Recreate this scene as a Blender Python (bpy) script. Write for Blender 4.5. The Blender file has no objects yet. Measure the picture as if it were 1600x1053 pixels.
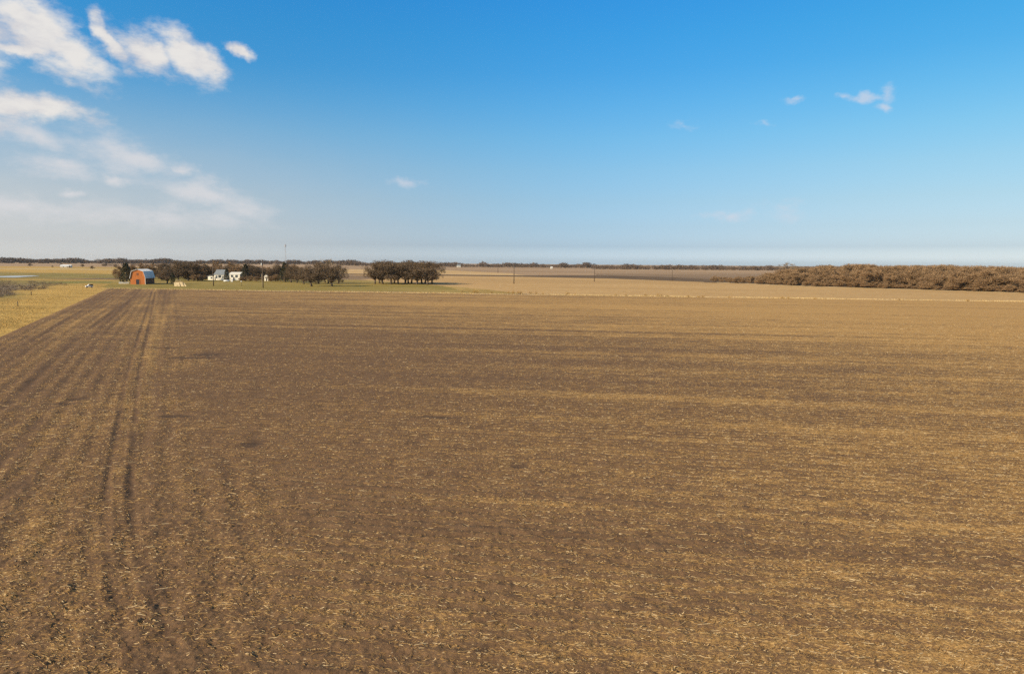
import bpy, math, random
import numpy as np
from mathutils import Matrix, Vector

C = bpy.context.scene
COL = C.collection
R = math.radians
random.seed(11)

# ------------------------------------------------------------------ camera
CAM_H = 12.0
FPX = 1067.0                       # focal length in pixels of the 1600 px photograph
PITCH = math.atan(115.5 / FPX)
ROLL = math.atan(12.0 / 1600.0)
_f = Vector((0, math.cos(PITCH), -math.sin(PITCH)))
_r0 = Vector((1, 0, 0)); _u0 = Vector((0, math.sin(PITCH), math.cos(PITCH)))
_r = _r0 * math.cos(ROLL) + _u0 * math.sin(ROLL)
_u = -_r0 * math.sin(ROLL) + _u0 * math.cos(ROLL)
cam = bpy.data.cameras.new("camera")
cam.sensor_width = 36.0
cam.lens = 36.0 * FPX / 1600.0
cam.clip_start = 0.1
cam.clip_end = 40000.0
camo = bpy.data.objects.new("camera", cam)
m4 = Matrix(((_r.x, _u.x, -_f.x, 0), (_r.y, _u.y, -_f.y, 0), (_r.z, _u.z, -_f.z, CAM_H), (0, 0, 0, 1)))
camo.matrix_world = m4
COL.objects.link(camo)
C.camera = camo

# ------------------------------------------------------------------ sun, sky, exposure
SUN_EL = R(27.0)
SUN_AZ = R(-128.0)                 # measured from +Y towards +X: behind the left shoulder
sdir = Vector((math.sin(SUN_AZ) * math.cos(SUN_EL), math.cos(SUN_AZ) * math.cos(SUN_EL), math.sin(SUN_EL)))
sl = bpy.data.lights.new("sun", 'SUN')
sl.energy = 5.0
sl.angle = R(0.53)
sl.color = (1.0, 0.805, 0.54)
so = bpy.data.objects.new("sun", sl)
so.rotation_euler = (-sdir).to_track_quat('-Z', 'Y').to_euler()
so.location = (0, 0, 60)
COL.objects.link(so)

C.view_settings.view_transform = 'Standard'
C.view_settings.look = 'None'
C.view_settings.gamma = 1.0
C.view_settings.exposure = 0.5
C.render.engine = 'CYCLES'
C.cycles.use_denoising = False
C.cycles.max_bounces = 6
C.cycles.diffuse_bounces = 2
C.cycles.volume_bounces = 0
C.cycles.transparent_max_bounces = 8


def px_dir(x, y):
    return (_f + _r * ((x - 800.0) / FPX) - _u * ((y - 526.5) / FPX)).normalized()


def px(x, y, z=0.0):
    """point of the horizontal plane at height z seen at photograph pixel x, y"""
    d = px_dir(x, y)
    t = (z - CAM_H) / d.z
    return Vector((d.x * t, d.y * t, z))


def yhor(x):
    return 411.0 + (x - 800.0) * 12.0 / 1600.0


world = bpy.data.worlds.new("World")
C.world = world
world.use_nodes = True
world.cycles.sampling_method = 'MANUAL'
world.cycles.sample_map_resolution = 512


class NT:
    """small helper for node trees"""
    def __init__(s, tree):
        s.t = tree; s.n = tree.nodes; s.l = tree.links

    def new(s, typ, **kw):
        n = s.n.new(typ)
        for k, v in kw.items():
            setattr(n, k, v)
        return n

    def _set(s, sock, v):
        if hasattr(v, 'links') or isinstance(v, bpy.types.NodeSocket):
            s.l.new(v, sock)
        elif v is not None:
            sock.default_value = v

    def math(s, op, a, b=None, c=None, clamp=False):
        n = s.new('ShaderNodeMath', operation=op, use_clamp=clamp)
        for i, v in enumerate((a, b, c)):
            if v is not None:
                s._set(n.inputs[i], v)
        return n.outputs[0]

    def mix(s, fac, a, b, typ='MIX'):
        n = s.new('ShaderNodeMix', data_type='RGBA', blend_type=typ)
        s._set(n.inputs[0], fac)
        for i, v in ((6, a), (7, b)):
            if isinstance(v, tuple) and len(v) == 3:
                v = v + (1.0,)
            s._set(n.inputs[i], v)
        return n.outputs[2]

    def smooth(s, v, lo, hi, a=0.0, b=1.0):
        n = s.new('ShaderNodeMapRange', interpolation_type='SMOOTHSTEP')
        s._set(n.inputs[0], v); s._set(n.inputs[1], lo); s._set(n.inputs[2], hi)
        n.inputs[3].default_value = a; n.inputs[4].default_value = b
        return n.outputs[0]

    def noise(s, vec, scale, detail=3.0, rough=0.55, dist=0.0):
        n = s.new('ShaderNodeTexNoise')
        s._set(n.inputs['Vector'], vec)
        n.inputs['Scale'].default_value = scale
        n.inputs['Detail'].default_value = detail
        n.inputs['Roughness'].default_value = rough
        n.inputs['Distortion'].default_value = dist
        return n.outputs[0]

    def mapping(s, vec, loc=(0, 0, 0), rot=(0, 0, 0), scale=(1, 1, 1), typ='POINT'):
        n = s.new('ShaderNodeMapping', vector_type=typ)
        s.l.new(vec, n.inputs[0])
        n.inputs[1].default_value = loc; n.inputs[2].default_value = rot; n.inputs[3].default_value = scale
        return n.outputs[0]

    def ramp(s, fac, stops):
        n = s.new('ShaderNodeValToRGB')
        s._set(n.inputs[0], fac)
        e = n.color_ramp.elements
        while len(e) < len(stops):
            e.new(0.5)
        for el, (p, c) in zip(e, stops):
            el.position = p
            el.color = tuple(c[:3]) + (1.0,)
        return n.outputs[0]


def srgb(r, g, b):
    def f(v):
        v = v / 255.0
        return v / 12.92 if v <= 0.04045 else ((v + 0.055) / 1.055) ** 2.4
    return (f(r), f(g), f(b))


SKY_STRENGTH = 0.1
W = NT(world.node_tree)
bg = W.n['Background']
bg.inputs[1].default_value = SKY_STRENGTH
sky = W.new('ShaderNodeTexSky', sky_type='NISHITA')
sky.sun_disc = False
sky.sun_elevation = SUN_EL
sky.sun_rotation = SUN_AZ
sky.altitude = 150.0
sky.air_density = 1.0
sky.dust_density = 1.0
sky.ozone_density = 1.6
tc = W.new('ShaderNodeTexCoord')
sep = W.new('ShaderNodeSeparateXYZ')
W.l.new(tc.outputs['Generated'], sep.inputs[0])
azn = W.math('ARCTAN2', sep.outputs[0], sep.outputs[1])
eln = W.math('ARCSINE', sep.outputs[2])
comb = W.new('ShaderNodeCombineXYZ')
W.l.new(azn, comb.inputs[0]); W.l.new(eln, comb.inputs[1])
ae = comb.outputs[0]
# colour of the clear winter air over the Nishita sky: deeper blue overhead, pale low down
SKY_GRADE = [(0.0, (1, 1, 1)), (1.0, (1, 1, 1))]
#GRADE_BEGIN
SKY_GRADE = [(0.0025, (0.9551, 1.2207, 1.8111)), (0.015, (0.9018, 1.1381, 1.7199)), (0.035, (0.5997, 0.7797, 1.2301)), (0.075, (0.553, 0.7024, 1.0012)), (0.125, (0.5447, 0.7091, 0.9029)), (0.1875, (0.5162, 0.7631, 0.9208)), (0.25, (0.4355, 0.8109, 0.9912)), (0.3125, (0.3347, 0.8224, 1.0681)), (0.375, (0.2414, 0.816, 1.1363)), (0.4375, (0.1945, 0.8393, 1.2072)), (0.5, (0.1662, 0.8463, 1.2872)), (0.62, (0.1662, 0.8463, 1.2872)), (1.0, (0.75, 0.9, 1.0))]
#GRADE_END
elf = W.math('DIVIDE', eln, R(40.0), clamp=True)
grade = W.ramp(elf, [(p, tuple(min(1.0, v / 4.0) for v in c)) for p, c in SKY_GRADE])
sky_col = W.mix(1.0, sky.outputs[0], grade, 'MULTIPLY')
sc4 = W.new('ShaderNodeVectorMath', operation='SCALE')
W.l.new(sky_col, sc4.inputs[0]); sc4.inputs['Scale'].default_value = 4.0
sky_col = sc4.outputs[0]
# the sky turns slightly paler and greener towards the right, away from the sun
sky_col = W.mix(W.smooth(azn, R(2), R(38)), sky_col, W.mix(1.0, sky_col, (1.08, 0.97, 0.87), 'MULTIPLY'))


def azel(x, y):
    d = px_dir(x, y)
    return math.atan2(d.x, d.y), math.asin(d.z)


def blob(x, y, a, b, deg, off=0.0):
    """soft elliptical cloud region at one direction of the sky: centre, half axes and tilt"""
    c = azel(x, y); t = R(deg)
    e = azel(x + a * math.cos(t), y + a * math.sin(t))
    g = azel(x - b * math.sin(t), y + b * math.cos(t))
    ax, ay = e[0] - c[0], e[1] - c[1]
    la = math.hypot(ax, ay); lb = math.hypot(g[0] - c[0], g[1] - c[1])
    v = W.mapping(warp, (c[0], c[1], 0), (0, 0, math.atan2(ay, ax)), (la, lb, 1), 'TEXTURE')
    n = W.new('ShaderNodeVectorMath', operation='LENGTH')
    W.l.new(v, n.inputs[0])
    return W.math('SUBTRACT', 1.0 - off, n.outputs['Value'])


def blobs(lst):
    o = None
    for q in lst:
        v = blob(*q)
        o = v if o is None else W.math('SMOOTH_MAX', o, v, 0.25)
    return o


# domain warp so that no cloud edge is an ellipse
wn = W.new('ShaderNodeTexNoise'); wn.inputs['Scale'].default_value = 16.0; wn.inputs['Detail'].default_value = 5.0
wn.inputs['Roughness'].default_value = 0.6
W.l.new(ae, wn.inputs['Vector'])
ws = W.new('ShaderNodeVectorMath', operation='SUBTRACT'); W.l.new(wn.outputs['Color'], ws.inputs[0]); ws.inputs[1].default_value = (0.5, 0.5, 0.5)
wm = W.new('ShaderNodeVectorMath', operation='MULTIPLY'); W.l.new(ws.outputs[0], wm.inputs[0]); wm.inputs[1].default_value = (0.055, 0.04, 0)
wa = W.new('ShaderNodeVectorMath', operation='ADD'); W.l.new(ae, wa.inputs[0]); W.l.new(wm.outputs[0], wa.inputs[1])
warp = wa.outputs[0]
fine = W.noise(W.mapping(ae, rot=(0, 0, R(25)), scale=(1, 2.0, 1)), 24.0, 9.0, 0.64)
fine2 = W.noise(W.mapping(ae, rot=(0, 0, R(35)), scale=(1, 2.4, 1)), 12.0, 7.0, 0.62)

thick = blobs([(60, 48, 92, 50, 28), (108, 84, 88, 42, 32), (20, 25, 60, 40, 20), (30, 78, 60, 12, 5), (178, 62, 55, 16, 62),
               (228, 82, 62, 28, 38), (292, 88, 74, 34, 40), (325, 98, 34, 26, 50), (380, 81, 24, 11, 22), (50, 165, 120, 22, 8),
               (0, 160, 80, 24, 4), (-60, 60, 110, 60, 10), (-90, 180, 120, 40, 5)])
thick_d = W.math('ADD', thick, W.math('MULTIPLY', W.math('SUBTRACT', fine, 0.40), 1.5))
thick_a = W.math('MULTIPLY', W.smooth(thick_d, -0.05, 0.85), 0.96)
thin = blobs([(60, 215, 85, 28, 30), (95, 262, 80, 22, 8), (185, 282, 34, 12, 5), (210, 245, 110, 26, 22), (290, 268, 30, 13, 15),
              (110, 303, 26, 10, 10), (330, 310, 120, 24, 15),  (60, 330, 200, 34, 5, .25), (260, 340, 220, 34, 4, .3), (150, 240, 190, 70, 14, .35), (340, 300, 130, 34, 12, .35)])
thin_d = W.math('ADD', thin, W.math('MULTIPLY', W.math('SUBTRACT', fine2, 0.40), 1.7))
thin_d = W.math('ADD', thin_d, W.math('MULTIPLY', W.math('SUBTRACT', fine, 0.5), 0.8))
thin_a = W.math('MULTIPLY', W.smooth(thin_d, 0.05, 1.25), 0.78)
# faint small puffs in the clear part of the sky
faint = blobs([(640, 287, 34, 13, 8), (1308, 155, 18, 9, 0, .2), (1345, 157, 70, 10, -3, .35),
              (1346, 154, 18, 11, 0, .1), (1384, 150, 26, 18, -10, .15), (1375, 168, 20, 7, 0), (1242, 157, 30, 9, 0, .35), (1190, 196, 32, 11, 8, .45),
              (1225, 325, 60, 28, -5, .45), (1140, 338, 70, 14, 0, .35), (1070, 195, 45, 16, 10, .55)])
faint_d = W.math('ADD', faint, W.math('MULTIPLY', W.math('SUBTRACT', fine, 0.42), 2.0))
faint_a = W.math('MULTIPLY', W.smooth(faint_d, 0.0, 1.15), 0.62)
# pale veil of distant cloud low in the left sky
veil = W.math('MULTIPLY', W.smooth(azn, R(8), R(-42)), W.smooth(eln, R(15), R(0.5)))
veil = W.math('MULTIPLY', veil, W.math('ADD', 0.58, W.math('MULTIPLY', fine2, 0.30)), clamp=True)
EXPO = 2.0 ** C.view_settings.exposure


def emit(r, g, b):
    return tuple(v / (SKY_STRENGTH * EXPO) for v in srgb(r, g, b))


veil_c = W.mix(W.smooth(eln, R(1), R(12)), emit(218, 214, 208), emit(200, 210, 220))
sky_col = W.mix(veil, sky_col, veil_c)
sky_col = W.mix(thin_a, sky_col, emit(222, 220, 222))
sky_col = W.mix(faint_a, sky_col, emit(214, 216, 226))
shade = W.smooth(W.math('SUBTRACT', fine2, W.math('MULTIPLY', thick_d, 0.12)), 0.30, 0.62)
sky_col = W.mix(thick_a, sky_col, W.mix(shade, emit(235, 231, 226), emit(208, 206, 210)))
W.l.new(sky_col, bg.inputs[0])

# ------------------------------------------------------------------ helpers


def tag(o, label=None, cat=None, group=None, kind=None):
    if label: o['label'] = label
    if cat: o['category'] = cat
    if group: o['group'] = group
    if kind: o['kind'] = kind
    return o


def empty(name, loc, rz=0.0, label=None, cat=None, group=None):
    o = bpy.data.objects.new(name, None)
    o.location = loc
    o.rotation_euler = (0, 0, rz)
    o.empty_display_size = 0.5
    COL.objects.link(o)
    return tag(o, label, cat, group)


def link(name, me, parent=None):
    o = bpy.data.objects.new(name, me)
    COL.objects.link(o)
    if parent is not None:
        o.parent = parent
    return o


def np_mesh(name, co, faces, m, smooth=False, attrs=None):
    """mesh from numpy vertices and an (n, k) face array; attrs: name -> per-vertex float"""
    me = bpy.data.meshes.new(name)
    co = np.ascontiguousarray(co, dtype=np.float32)
    faces = np.ascontiguousarray(faces, dtype=np.int32)
    nf, k = faces.shape
    me.vertices.add(len(co)); me.vertices.foreach_set('co', co.ravel())
    me.loops.add(nf * k); me.loops.foreach_set('vertex_index', faces.ravel())
    me.polygons.add(nf)
    me.polygons.foreach_set('loop_start', np.arange(0, nf * k, k, dtype=np.int32))
    me.polygons.foreach_set('loop_total', np.full(nf, k, dtype=np.int32))
    if smooth:
        me.polygons.foreach_set('use_smooth', np.ones(nf, dtype=bool))
    for an, av in (attrs or {}).items():
        av = np.ascontiguousarray(av, dtype=np.float32)
        if av.ndim == 1:
            a = me.attributes.new(an, 'FLOAT', 'POINT'); a.data.foreach_set('value', av)
        else:
            a = me.attributes.new(an, 'FLOAT_COLOR', 'POINT'); a.data.foreach_set('color', av.ravel())
    me.update(calc_edges=True)
    if m is not None:
        me.materials.append(m)
    return me


class MB:
    """collects boxes, prisms, tubes; built into one mesh"""
    def __init__(s):
        s.v = []; s.f = []

    def add(s, vs, fs):
        k = len(s.v)
        s.v += [tuple(v) for v in vs]
        s.f += [tuple(i + k for i in f) for f in fs]
        return s

    def box(s, x0, x1, y0, y1, z0, z1, bev=0.0):
        if bev <= 0:
            vs = [(x, y, z) for z in (z0, z1) for x, y in ((x0, y0), (x1, y0), (x1, y1), (x0, y1))]
            fs = [(3, 2, 1, 0), (4, 5, 6, 7)] + [(i, (i + 1) % 4, 4 + (i + 1) % 4, 4 + i) for i in range(4)]
            return s.add(vs, fs)
        b = bev
        ring = [(x0 + b, y0), (x1 - b, y0), (x1, y0 + b), (x1, y1 - b), (x1 - b, y1), (x0 + b, y1), (x0, y1 - b), (x0, y0 + b)]
        vs = [(x, y, z) for z in (z0, z1) for x, y in ring]
        fs = [tuple(reversed(range(8))), tuple(range(8, 16))] + [(i, (i + 1) % 8, 8 + (i + 1) % 8, 8 + i) for i in range(8)]
        return s.add(vs, fs)

    def prism(s, prof, y0, y1):
        """profile in x,z extruded along y"""
        n = len(prof)
        vs = [(x, y0, z) for x, z in prof] + [(x, y1, z) for x, z in prof]
        fs = [tuple(range(n)), tuple(reversed(range(n, 2 * n)))] + [(i + n, (i + 1) % n + n, (i + 1) % n, i) for i in range(n)]
        return s.add(vs, fs)

    def tube(s, pts, rad, n=6, caps=True):
        pts = [Vector(p) for p in pts]
        k0 = len(s.v)
        for i, p in enumerate(pts):
            d = (pts[min(i + 1, len(pts) - 1)] - pts[max(i - 1, 0)]).normalized()
            a = d.cross(Vector((0.31, 0.93, 0.17)))
            if a.length < 1e-4:
                a = d.cross(Vector((1, 0, 0)))
            a.normalize(); b = d.cross(a)
            for j in range(n):
                t = 2 * math.pi * j / n
                s.v.append(tuple(p + (a * math.cos(t) + b * math.sin(t)) * rad[i]))
        for i in range(len(pts) - 1):
            for j in range(n):
                q = k0 + i * n
                s.f.append((q + j, q + (j + 1) % n, q + n + (j + 1) % n, q + n + j))
        if caps:
            s.f.append(tuple(k0 + j for j in reversed(range(n))))
            s.f.append(tuple(k0 + (len(pts) - 1) * n + j for j in range(n)))
        return s

    def mesh(s, name, m, smooth=False):
        me = bpy.data.meshes.new(name)
        me.from_pydata(s.v, [], s.f)
        if smooth:
            me.polygons.foreach_set('use_smooth', np.ones(len(me.polygons), dtype=bool))
        me.materials.append(m)
        me.update()
        return me

    def build(s, name, m, parent=None, smooth=False):
        return link(name, s.mesh(name, m, smooth), parent)


def principled(name):
    m = bpy.data.materials.new(name)
    m.use_nodes = True
    t = NT(m.node_tree)
    return m, t, t.n['Principled BSDF']


def mat(name, col, rough=0.8, var=0.25, scale=1.5, metal=0.0, stretch=(1, 1, 1), spec=0.3):
    """plain weathered surface: base colour broken by two sizes of noise"""
    m, t, b = principled(name)
    c = t.new('ShaderNodeTexCoord')
    v = t.mapping(c.outputs['Object'], scale=stretch)
    n = t.noise(v, scale, 5.0, 0.6)
    f = t.smooth(n, 0.3, 0.7)
    lo = tuple(x * (1 - var) for x in col); hi = tuple(min(0.9, x * (1 + var)) for x in col)
    t.l.new(t.mix(f, lo, hi), b.inputs['Base Color'])
    b.inputs['Roughness'].default_value = rough
    b.inputs['Metallic'].default_value = metal
    b.inputs['Specular IOR Level'].default_value = spec
    return m


def leafmat(name, stops, rough=0.85, transl=0.0):
    """foliage: every leaf or twig clump takes its own colour from the range"""
    m, t, b = principled(name)
    g = t.new('ShaderNodeNewGeometry')
    t.l.new(t.ramp(g.outputs['Random Per Island'], stops), b.inputs['Base Color'])
    b.inputs['Roughness'].default_value = rough
    b.inputs['Specular IOR Level'].default_value = 0.1
    return m


# value noise in numpy (lattice hash, smooth interpolation)
def _hash(i, j, seed):
    h = (i.astype(np.int64) * 374761393 + j.astype(np.int64) * 668265263 + seed * 1442695041) & 0xffffffff
    h = ((h ^ (h >> 13)) * 1274126177) & 0xffffffff
    h = (h ^ (h >> 16)) & 0xffffff
    return h.astype(np.float32) / float(0xffffff)


def vn(x, y, seed=0):
    xi = np.floor(x); yi = np.floor(y)
    fx = (x - xi).astype(np.float32); fy = (y - yi).astype(np.float32)
    fx = fx * fx * (3 - 2 * fx); fy = fy * fy * (3 - 2 * fy)
    a = _hash(xi, yi, seed); b = _hash(xi + 1, yi, seed); c = _hash(xi, yi + 1, seed); d = _hash(xi + 1, yi + 1, seed)
    return (a * (1 - fx) + b * fx) * (1 - fy) + (c * (1 - fx) + d * fx) * fy


def fbm(x, y, octv=4, seed=0, rough=0.5):
    s = 0; a = 1.0; t = 0
    for k in range(octv):
        s = s + a * vn(x * 2 ** k + 17.3 * k, y * 2 ** k - 9.1 * k, seed + k)
        t += a; a *= rough
    return s / t


def sst(v, lo, hi):
    t = np.clip((v - lo) / (hi - lo), 0, 1)
    return t * t * (3 - 2 * t)


# ------------------------------------------------------------------ layout of the fields
LE0 = px(0, 527); LE1 = px(167, 452)                     # left edge of the ploughed field
LU = np.array([LE1.x - LE0.x, LE1.y - LE0.y]); LU /= np.linalg.norm(LU)
LN = np.array([LU[1], -LU[0]])                           # pointing into the field (to the right)
FE0 = px(200, 452.5); FE1 = px(1600, 472.5)              # far edge
FU = np.array([FE1.x - FE0.x, FE1.y - FE0.y]); FU /= np.linalg.norm(FU)
FN = np.array([-FU[1], FU[0]])                           # pointing away from the camera
KT = -FU[1] / FU[0]
YF0 = FE0.y + KT * FE0.x                                 # far edge at x = 0


def edge_dist(x, y):
    return (x - LE0.x) * LN[0] + (y - LE0.y) * LN[1]


def poly_track(pts):
    return [np.array((px(*p).x, px(*p).y)) for p in pts]


def line_track(pts):
    return poly_track(pts)


TRACKS = []      # polyline, half width, depth
main = poly_track([(240, 456), (236, 475), (226, 515), (214, 560), (203, 610), (199, 650), (194, 700), (186, 750), (185, 800),
                   (192, 860), (206, 930), (226, 985), (250, 1040), (285, 1110)])
for off in (-0.55, 0.55):
    pl = []
    for i, p in enumerate(main):
        d = main[min(i + 1, len(main) - 1)] - main[max(i - 1, 0)]
        d = d / np.linalg.norm(d)
        pl.append(p + np.array([d[1], -d[0]]) * off)
    TRACKS.append((pl, 0.15, 0.032))
for pts, w, dp in (([(-40, 660), (28, 628), (48, 602), (85, 562), (128, 522), (171, 494), (205, 470)], 0.55, 0.08),
                   ([(20, 668), (94, 605), (137, 551), (170, 515), (200, 486)], 0.38, 0.06),
                   ([(-30, 770), (3, 725), (37, 696), (62, 660), (80, 640)], 0.40, 0.07),
                   ([(-20, 590), (40, 545), (95, 505), (150, 473)], 0.4, 0.05),
                   ([(-20, 905), (10, 885), (40, 870)], 0.3, 0.09),
                   ([(-20, 800), (15, 778), (45, 752)], 0.35, 0.09),
                   ([(130, 830), (137, 880), (146, 954), (155, 1010)], 0.22, 0.05),
                   ([(160, 560), (150, 640), (140, 720)], 0.25, 0.03),
                   ([(262, 470), (258, 520), (250, 580), (246, 640)], 0.25, 0.022)):
    TRACKS.append((poly_track(pts), w * 0.75, dp * 0.30))
# dark sunken patches: centre, half sizes
SPOTS = [(px(328, 556), 1.8, 1.9), (px(305, 561), 3.0, 0.7), (px(188, 586), 0.9, 0.35), (px(123, 626), 0.6, 0.9), (px(100, 634), 1.2, 0.4),
         (px(265, 546), 2.2, 0.5), (px(812, 731), 0.55, 0.55), (px(398, 697), 0.7, 0.8), (px(280, 653), 1.2, 0.5), (px(690, 655), 1.5, 0.5)]


def track_field(x, y):
    """depth of wheel ruts and clod ridge beside them"""
    dep = np.zeros_like(x); rim = np.zeros_like(x); dark = np.zeros_like(x)
    wob = (fbm(x * 0.5, y * 0.5, 3, 71) - 0.5) * 0.5
    brk = sst(fbm(x * 0.35, y * 0.35, 4, 77), 0.38, 0.62)
    for pl, w, dp in TRACKS:
        best = np.full(x.shape, 1e9, dtype=np.float64)
        for p, q in zip(pl[:-1], pl[1:]):
            d = q - p; L2 = float(d @ d)
            t = np.clip(((x - p[0]) * d[0] + (y - p[1]) * d[1]) / L2, 0, 1)
            best = np.minimum(best, (x - p[0] - t * d[0]) ** 2 + (y - p[1] - t * d[1]) ** 2)
        ds = np.sqrt(best) + wob * w * 2
        g = np.exp(-(ds / w) ** 2) * (0.4 + 0.6 * brk)
        dep = np.maximum(dep, g * dp)
        dark = np.maximum(dark, np.exp(-(ds / (w * 1.3)) ** 2) * (0.4 + 0.6 * brk) * min(0.55, dp / 0.05))  # rut shadow and moist soil, both put into the tone
        rim = np.maximum(rim, np.exp(-((ds - 2.0 * w) / (0.8 * w)) ** 2) * dp * 0.45)
    for c, a, b in SPOTS:
        q = ((x - c.x) / a) ** 2 + ((y - c.y) / b) ** 2 + (fbm(x * 1.5, y * 1.5, 3, 5) - 0.5) * 2.0
        g = np.exp(-np.clip(q, 0, 50) ** 2)
        dark = np.maximum(dark, g); dep = np.maximum(dep, g * 0.06)
    return dep, rim, dark


def field_eval(x, y, sp):
    """height, straw cover, damp and shade tone of the ploughed field; sp = local grid spacing"""
    x = np.asarray(x, np.float64); y = np.asarray(y, np.float64)
    ru = x * FU[0] + y * FU[1]; rv = x * FN[0] + y * FN[1]
    dl = edge_dist(x, y)
    hl = 1 - sst(dl + (fbm(x * 0.06, y * 0.06, 3, 31) - 0.5) * 9, 23.5, 27.5)
    dep, rim, dark = track_field(x, y)

    def wt(lam):
        return np.clip(lam / (2.0 * sp) - 0.6, 0, 1)
    big = fbm(x * 1.6, y * 1.6, 2, 1) - 0.5
    c1 = vn(x * 3.6, y * 3.6, 2); c2 = vn(x * 8.0 + 3, y * 8.0, 3); c3 = vn(x * 17.0, y * 17.0 + 5, 4)
    clod = np.abs(2 * c1 - 1) ** 1.6 * 0.052 * wt(0.28) + np.abs(2 * c2 - 1) ** 1.3 * 0.060 * wt(0.125) + (c3 - 0.5) * 0.036 * wt(0.06)
    rough = 0.75 + 0.25 * hl + 0.4 * (fbm(x * 0.15, y * 0.15, 2, 8) - 0.5)
    furrow = np.sin((rv + 0.25 * (fbm(x * 0.3, y * 0.3, 2, 9) - 0.5)) * 2 * math.pi / 0.76) * 0.022 * (1 - hl) * wt(0.76)
    furrow += np.sin((dl + 0.5 * (fbm(x * 0.2, y * 0.2, 2, 19) - 0.5)) * 2 * math.pi / 1.5) * 0.022 * hl * wt(1.5)
    z = 0.16 + big * 0.07 + clod * rough + furrow - dep + rim
    # straw cover
    wv = rv + 1.5 * (fbm(ru * 0.02, rv * 0.05, 2, 44) - 0.5)
    band = 0.35 * vn(ru * 0.009, wv * 0.30, 21) + 0.35 * vn(ru * 0.013 + 9, wv * 0.95, 22) + 0.30 * vn(ru * 0.02 + 4, wv * 2.1, 27)
    band2 = vn(ru * 0.006, wv * 0.085, 25)
    pat = fbm(ru * 0.10, rv * 0.22, 4, 23)
    small = fbm(ru * 0.55, rv * 1.2, 3, 24)
    dsth = np.hypot(x, y)
    base = 0.28 + 0.15 * np.tanh(x / (0.45 * np.maximum(y, 10) + 6)) + 0.31 * sst(dsth, 30, 190)
    cov = base + 0.44 * (band - 0.5) + 0.09 * (band2 - 0.5) + 0.16 * (pat - 0.5) + 0.25 * (small - 0.5)
    lane = fbm(dl * 0.55, (x * LU[0] + y * LU[1]) * 0.02, 3, 29)
    covh = 0.26 + 0.14 * sst(dsth, 40, 160) + 0.36 * (lane - 0.5) + 0.24 * (pat - 0.5) + 0.25 * (small - 0.5)
    cov = cov * (1 - hl) + covh * hl
    cov = np.clip(cov - 0.5 * dark, 0.02, 0.95)
    damp_shade = np.clip(dark + 0.12 * (fbm(x * 0.07, y * 0.10, 3, 33) - 0.45), 0, 1)
    return z, cov, damp_shade, hl


# ------------------------------------------------------------------ materials of the ground
def field_material():
    m, t, b = principled("tilled_soil")
    c = t.new('ShaderNodeTexCoord').outputs['Object']
    cov = t.new('ShaderNodeAttribute'); cov.attribute_name = 'cover'
    dmp_shade = t.new('ShaderNodeAttribute'); dmp_shade.attribute_name = 'damp_shade'
    hla = t.new('ShaderNodeAttribute'); hla.attribute_name = 'headland'
    ang = math.atan2(FU[1], FU[0])
    al = t.mapping(c, rot=(0, 0, -ang), scale=(1, 1, 1))
    s1 = t.noise(t.mapping(al, scale=(8.0, 17.0, 8)), 1.0, 5.0, 0.70, 0.3)
    s2 = t.noise(t.mapping(al, scale=(1.1, 3.2, 2)), 1.0, 4.0, 0.6)
    n = t.math('ADD', t.math('MULTIPLY', s1, 0.72), t.math('MULTIPLY', s2, 0.28))
    n = t.math('ADD', t.math('MULTIPLY', t.math('SUBTRACT', n, 0.5), 2.1), 0.5)
    th = t.math('SUBTRACT', 1.0, cov.outputs['Fac'])
    k = t.smooth(n, t.math('SUBTRACT', th, 0.16), t.math('ADD', th, 0.16))
    soil_n = t.noise(c, 0.9, 6.0, 0.65)
    soil_f = t.noise(c, 14.0, 5.0, 0.75)
    soil = t.mix(t.smooth(soil_n, 0.3, 0.7), (0.158, 0.091, 0.047), (0.228, 0.135, 0.068))
    soil = t.mix(t.smooth(soil_f, 0.36, 0.66), t.mix(0.58, soil, (0.072, 0.044, 0.029)), soil)
    soil = t.mix(t.math('MULTIPLY', dmp_shade.outputs['Fac'], 0.60), soil, (0.058, 0.040, 0.030))  # painted darkening: shade in the ruts together with moist soil
    st_n = t.noise(t.mapping(al, scale=(6, 14, 6)), 1.0, 3.0, 0.7)
    straw = t.mix(t.smooth(st_n, 0.32, 0.68), (0.33, 0.187, 0.064), (0.54, 0.328, 0.122))
    t.l.new(t.mix(k, soil, straw), b.inputs['Base Color'])
    b.inputs['Roughness'].default_value = 0.95
    b.inputs['Specular IOR Level'].default_value = 0.1
    bm = t.new('ShaderNodeBump'); bm.inputs['Strength'].default_value = 0.8; bm.inputs['Distance'].default_value = 0.05
    t.l.new(t.math('ADD', t.noise(c, 13.0, 6.0, 0.75), t.math('MULTIPLY', k, 0.25)), bm.inputs['Height'])
    t.l.new(bm.outputs[0], b.inputs['Normal'])
    return m


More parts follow.
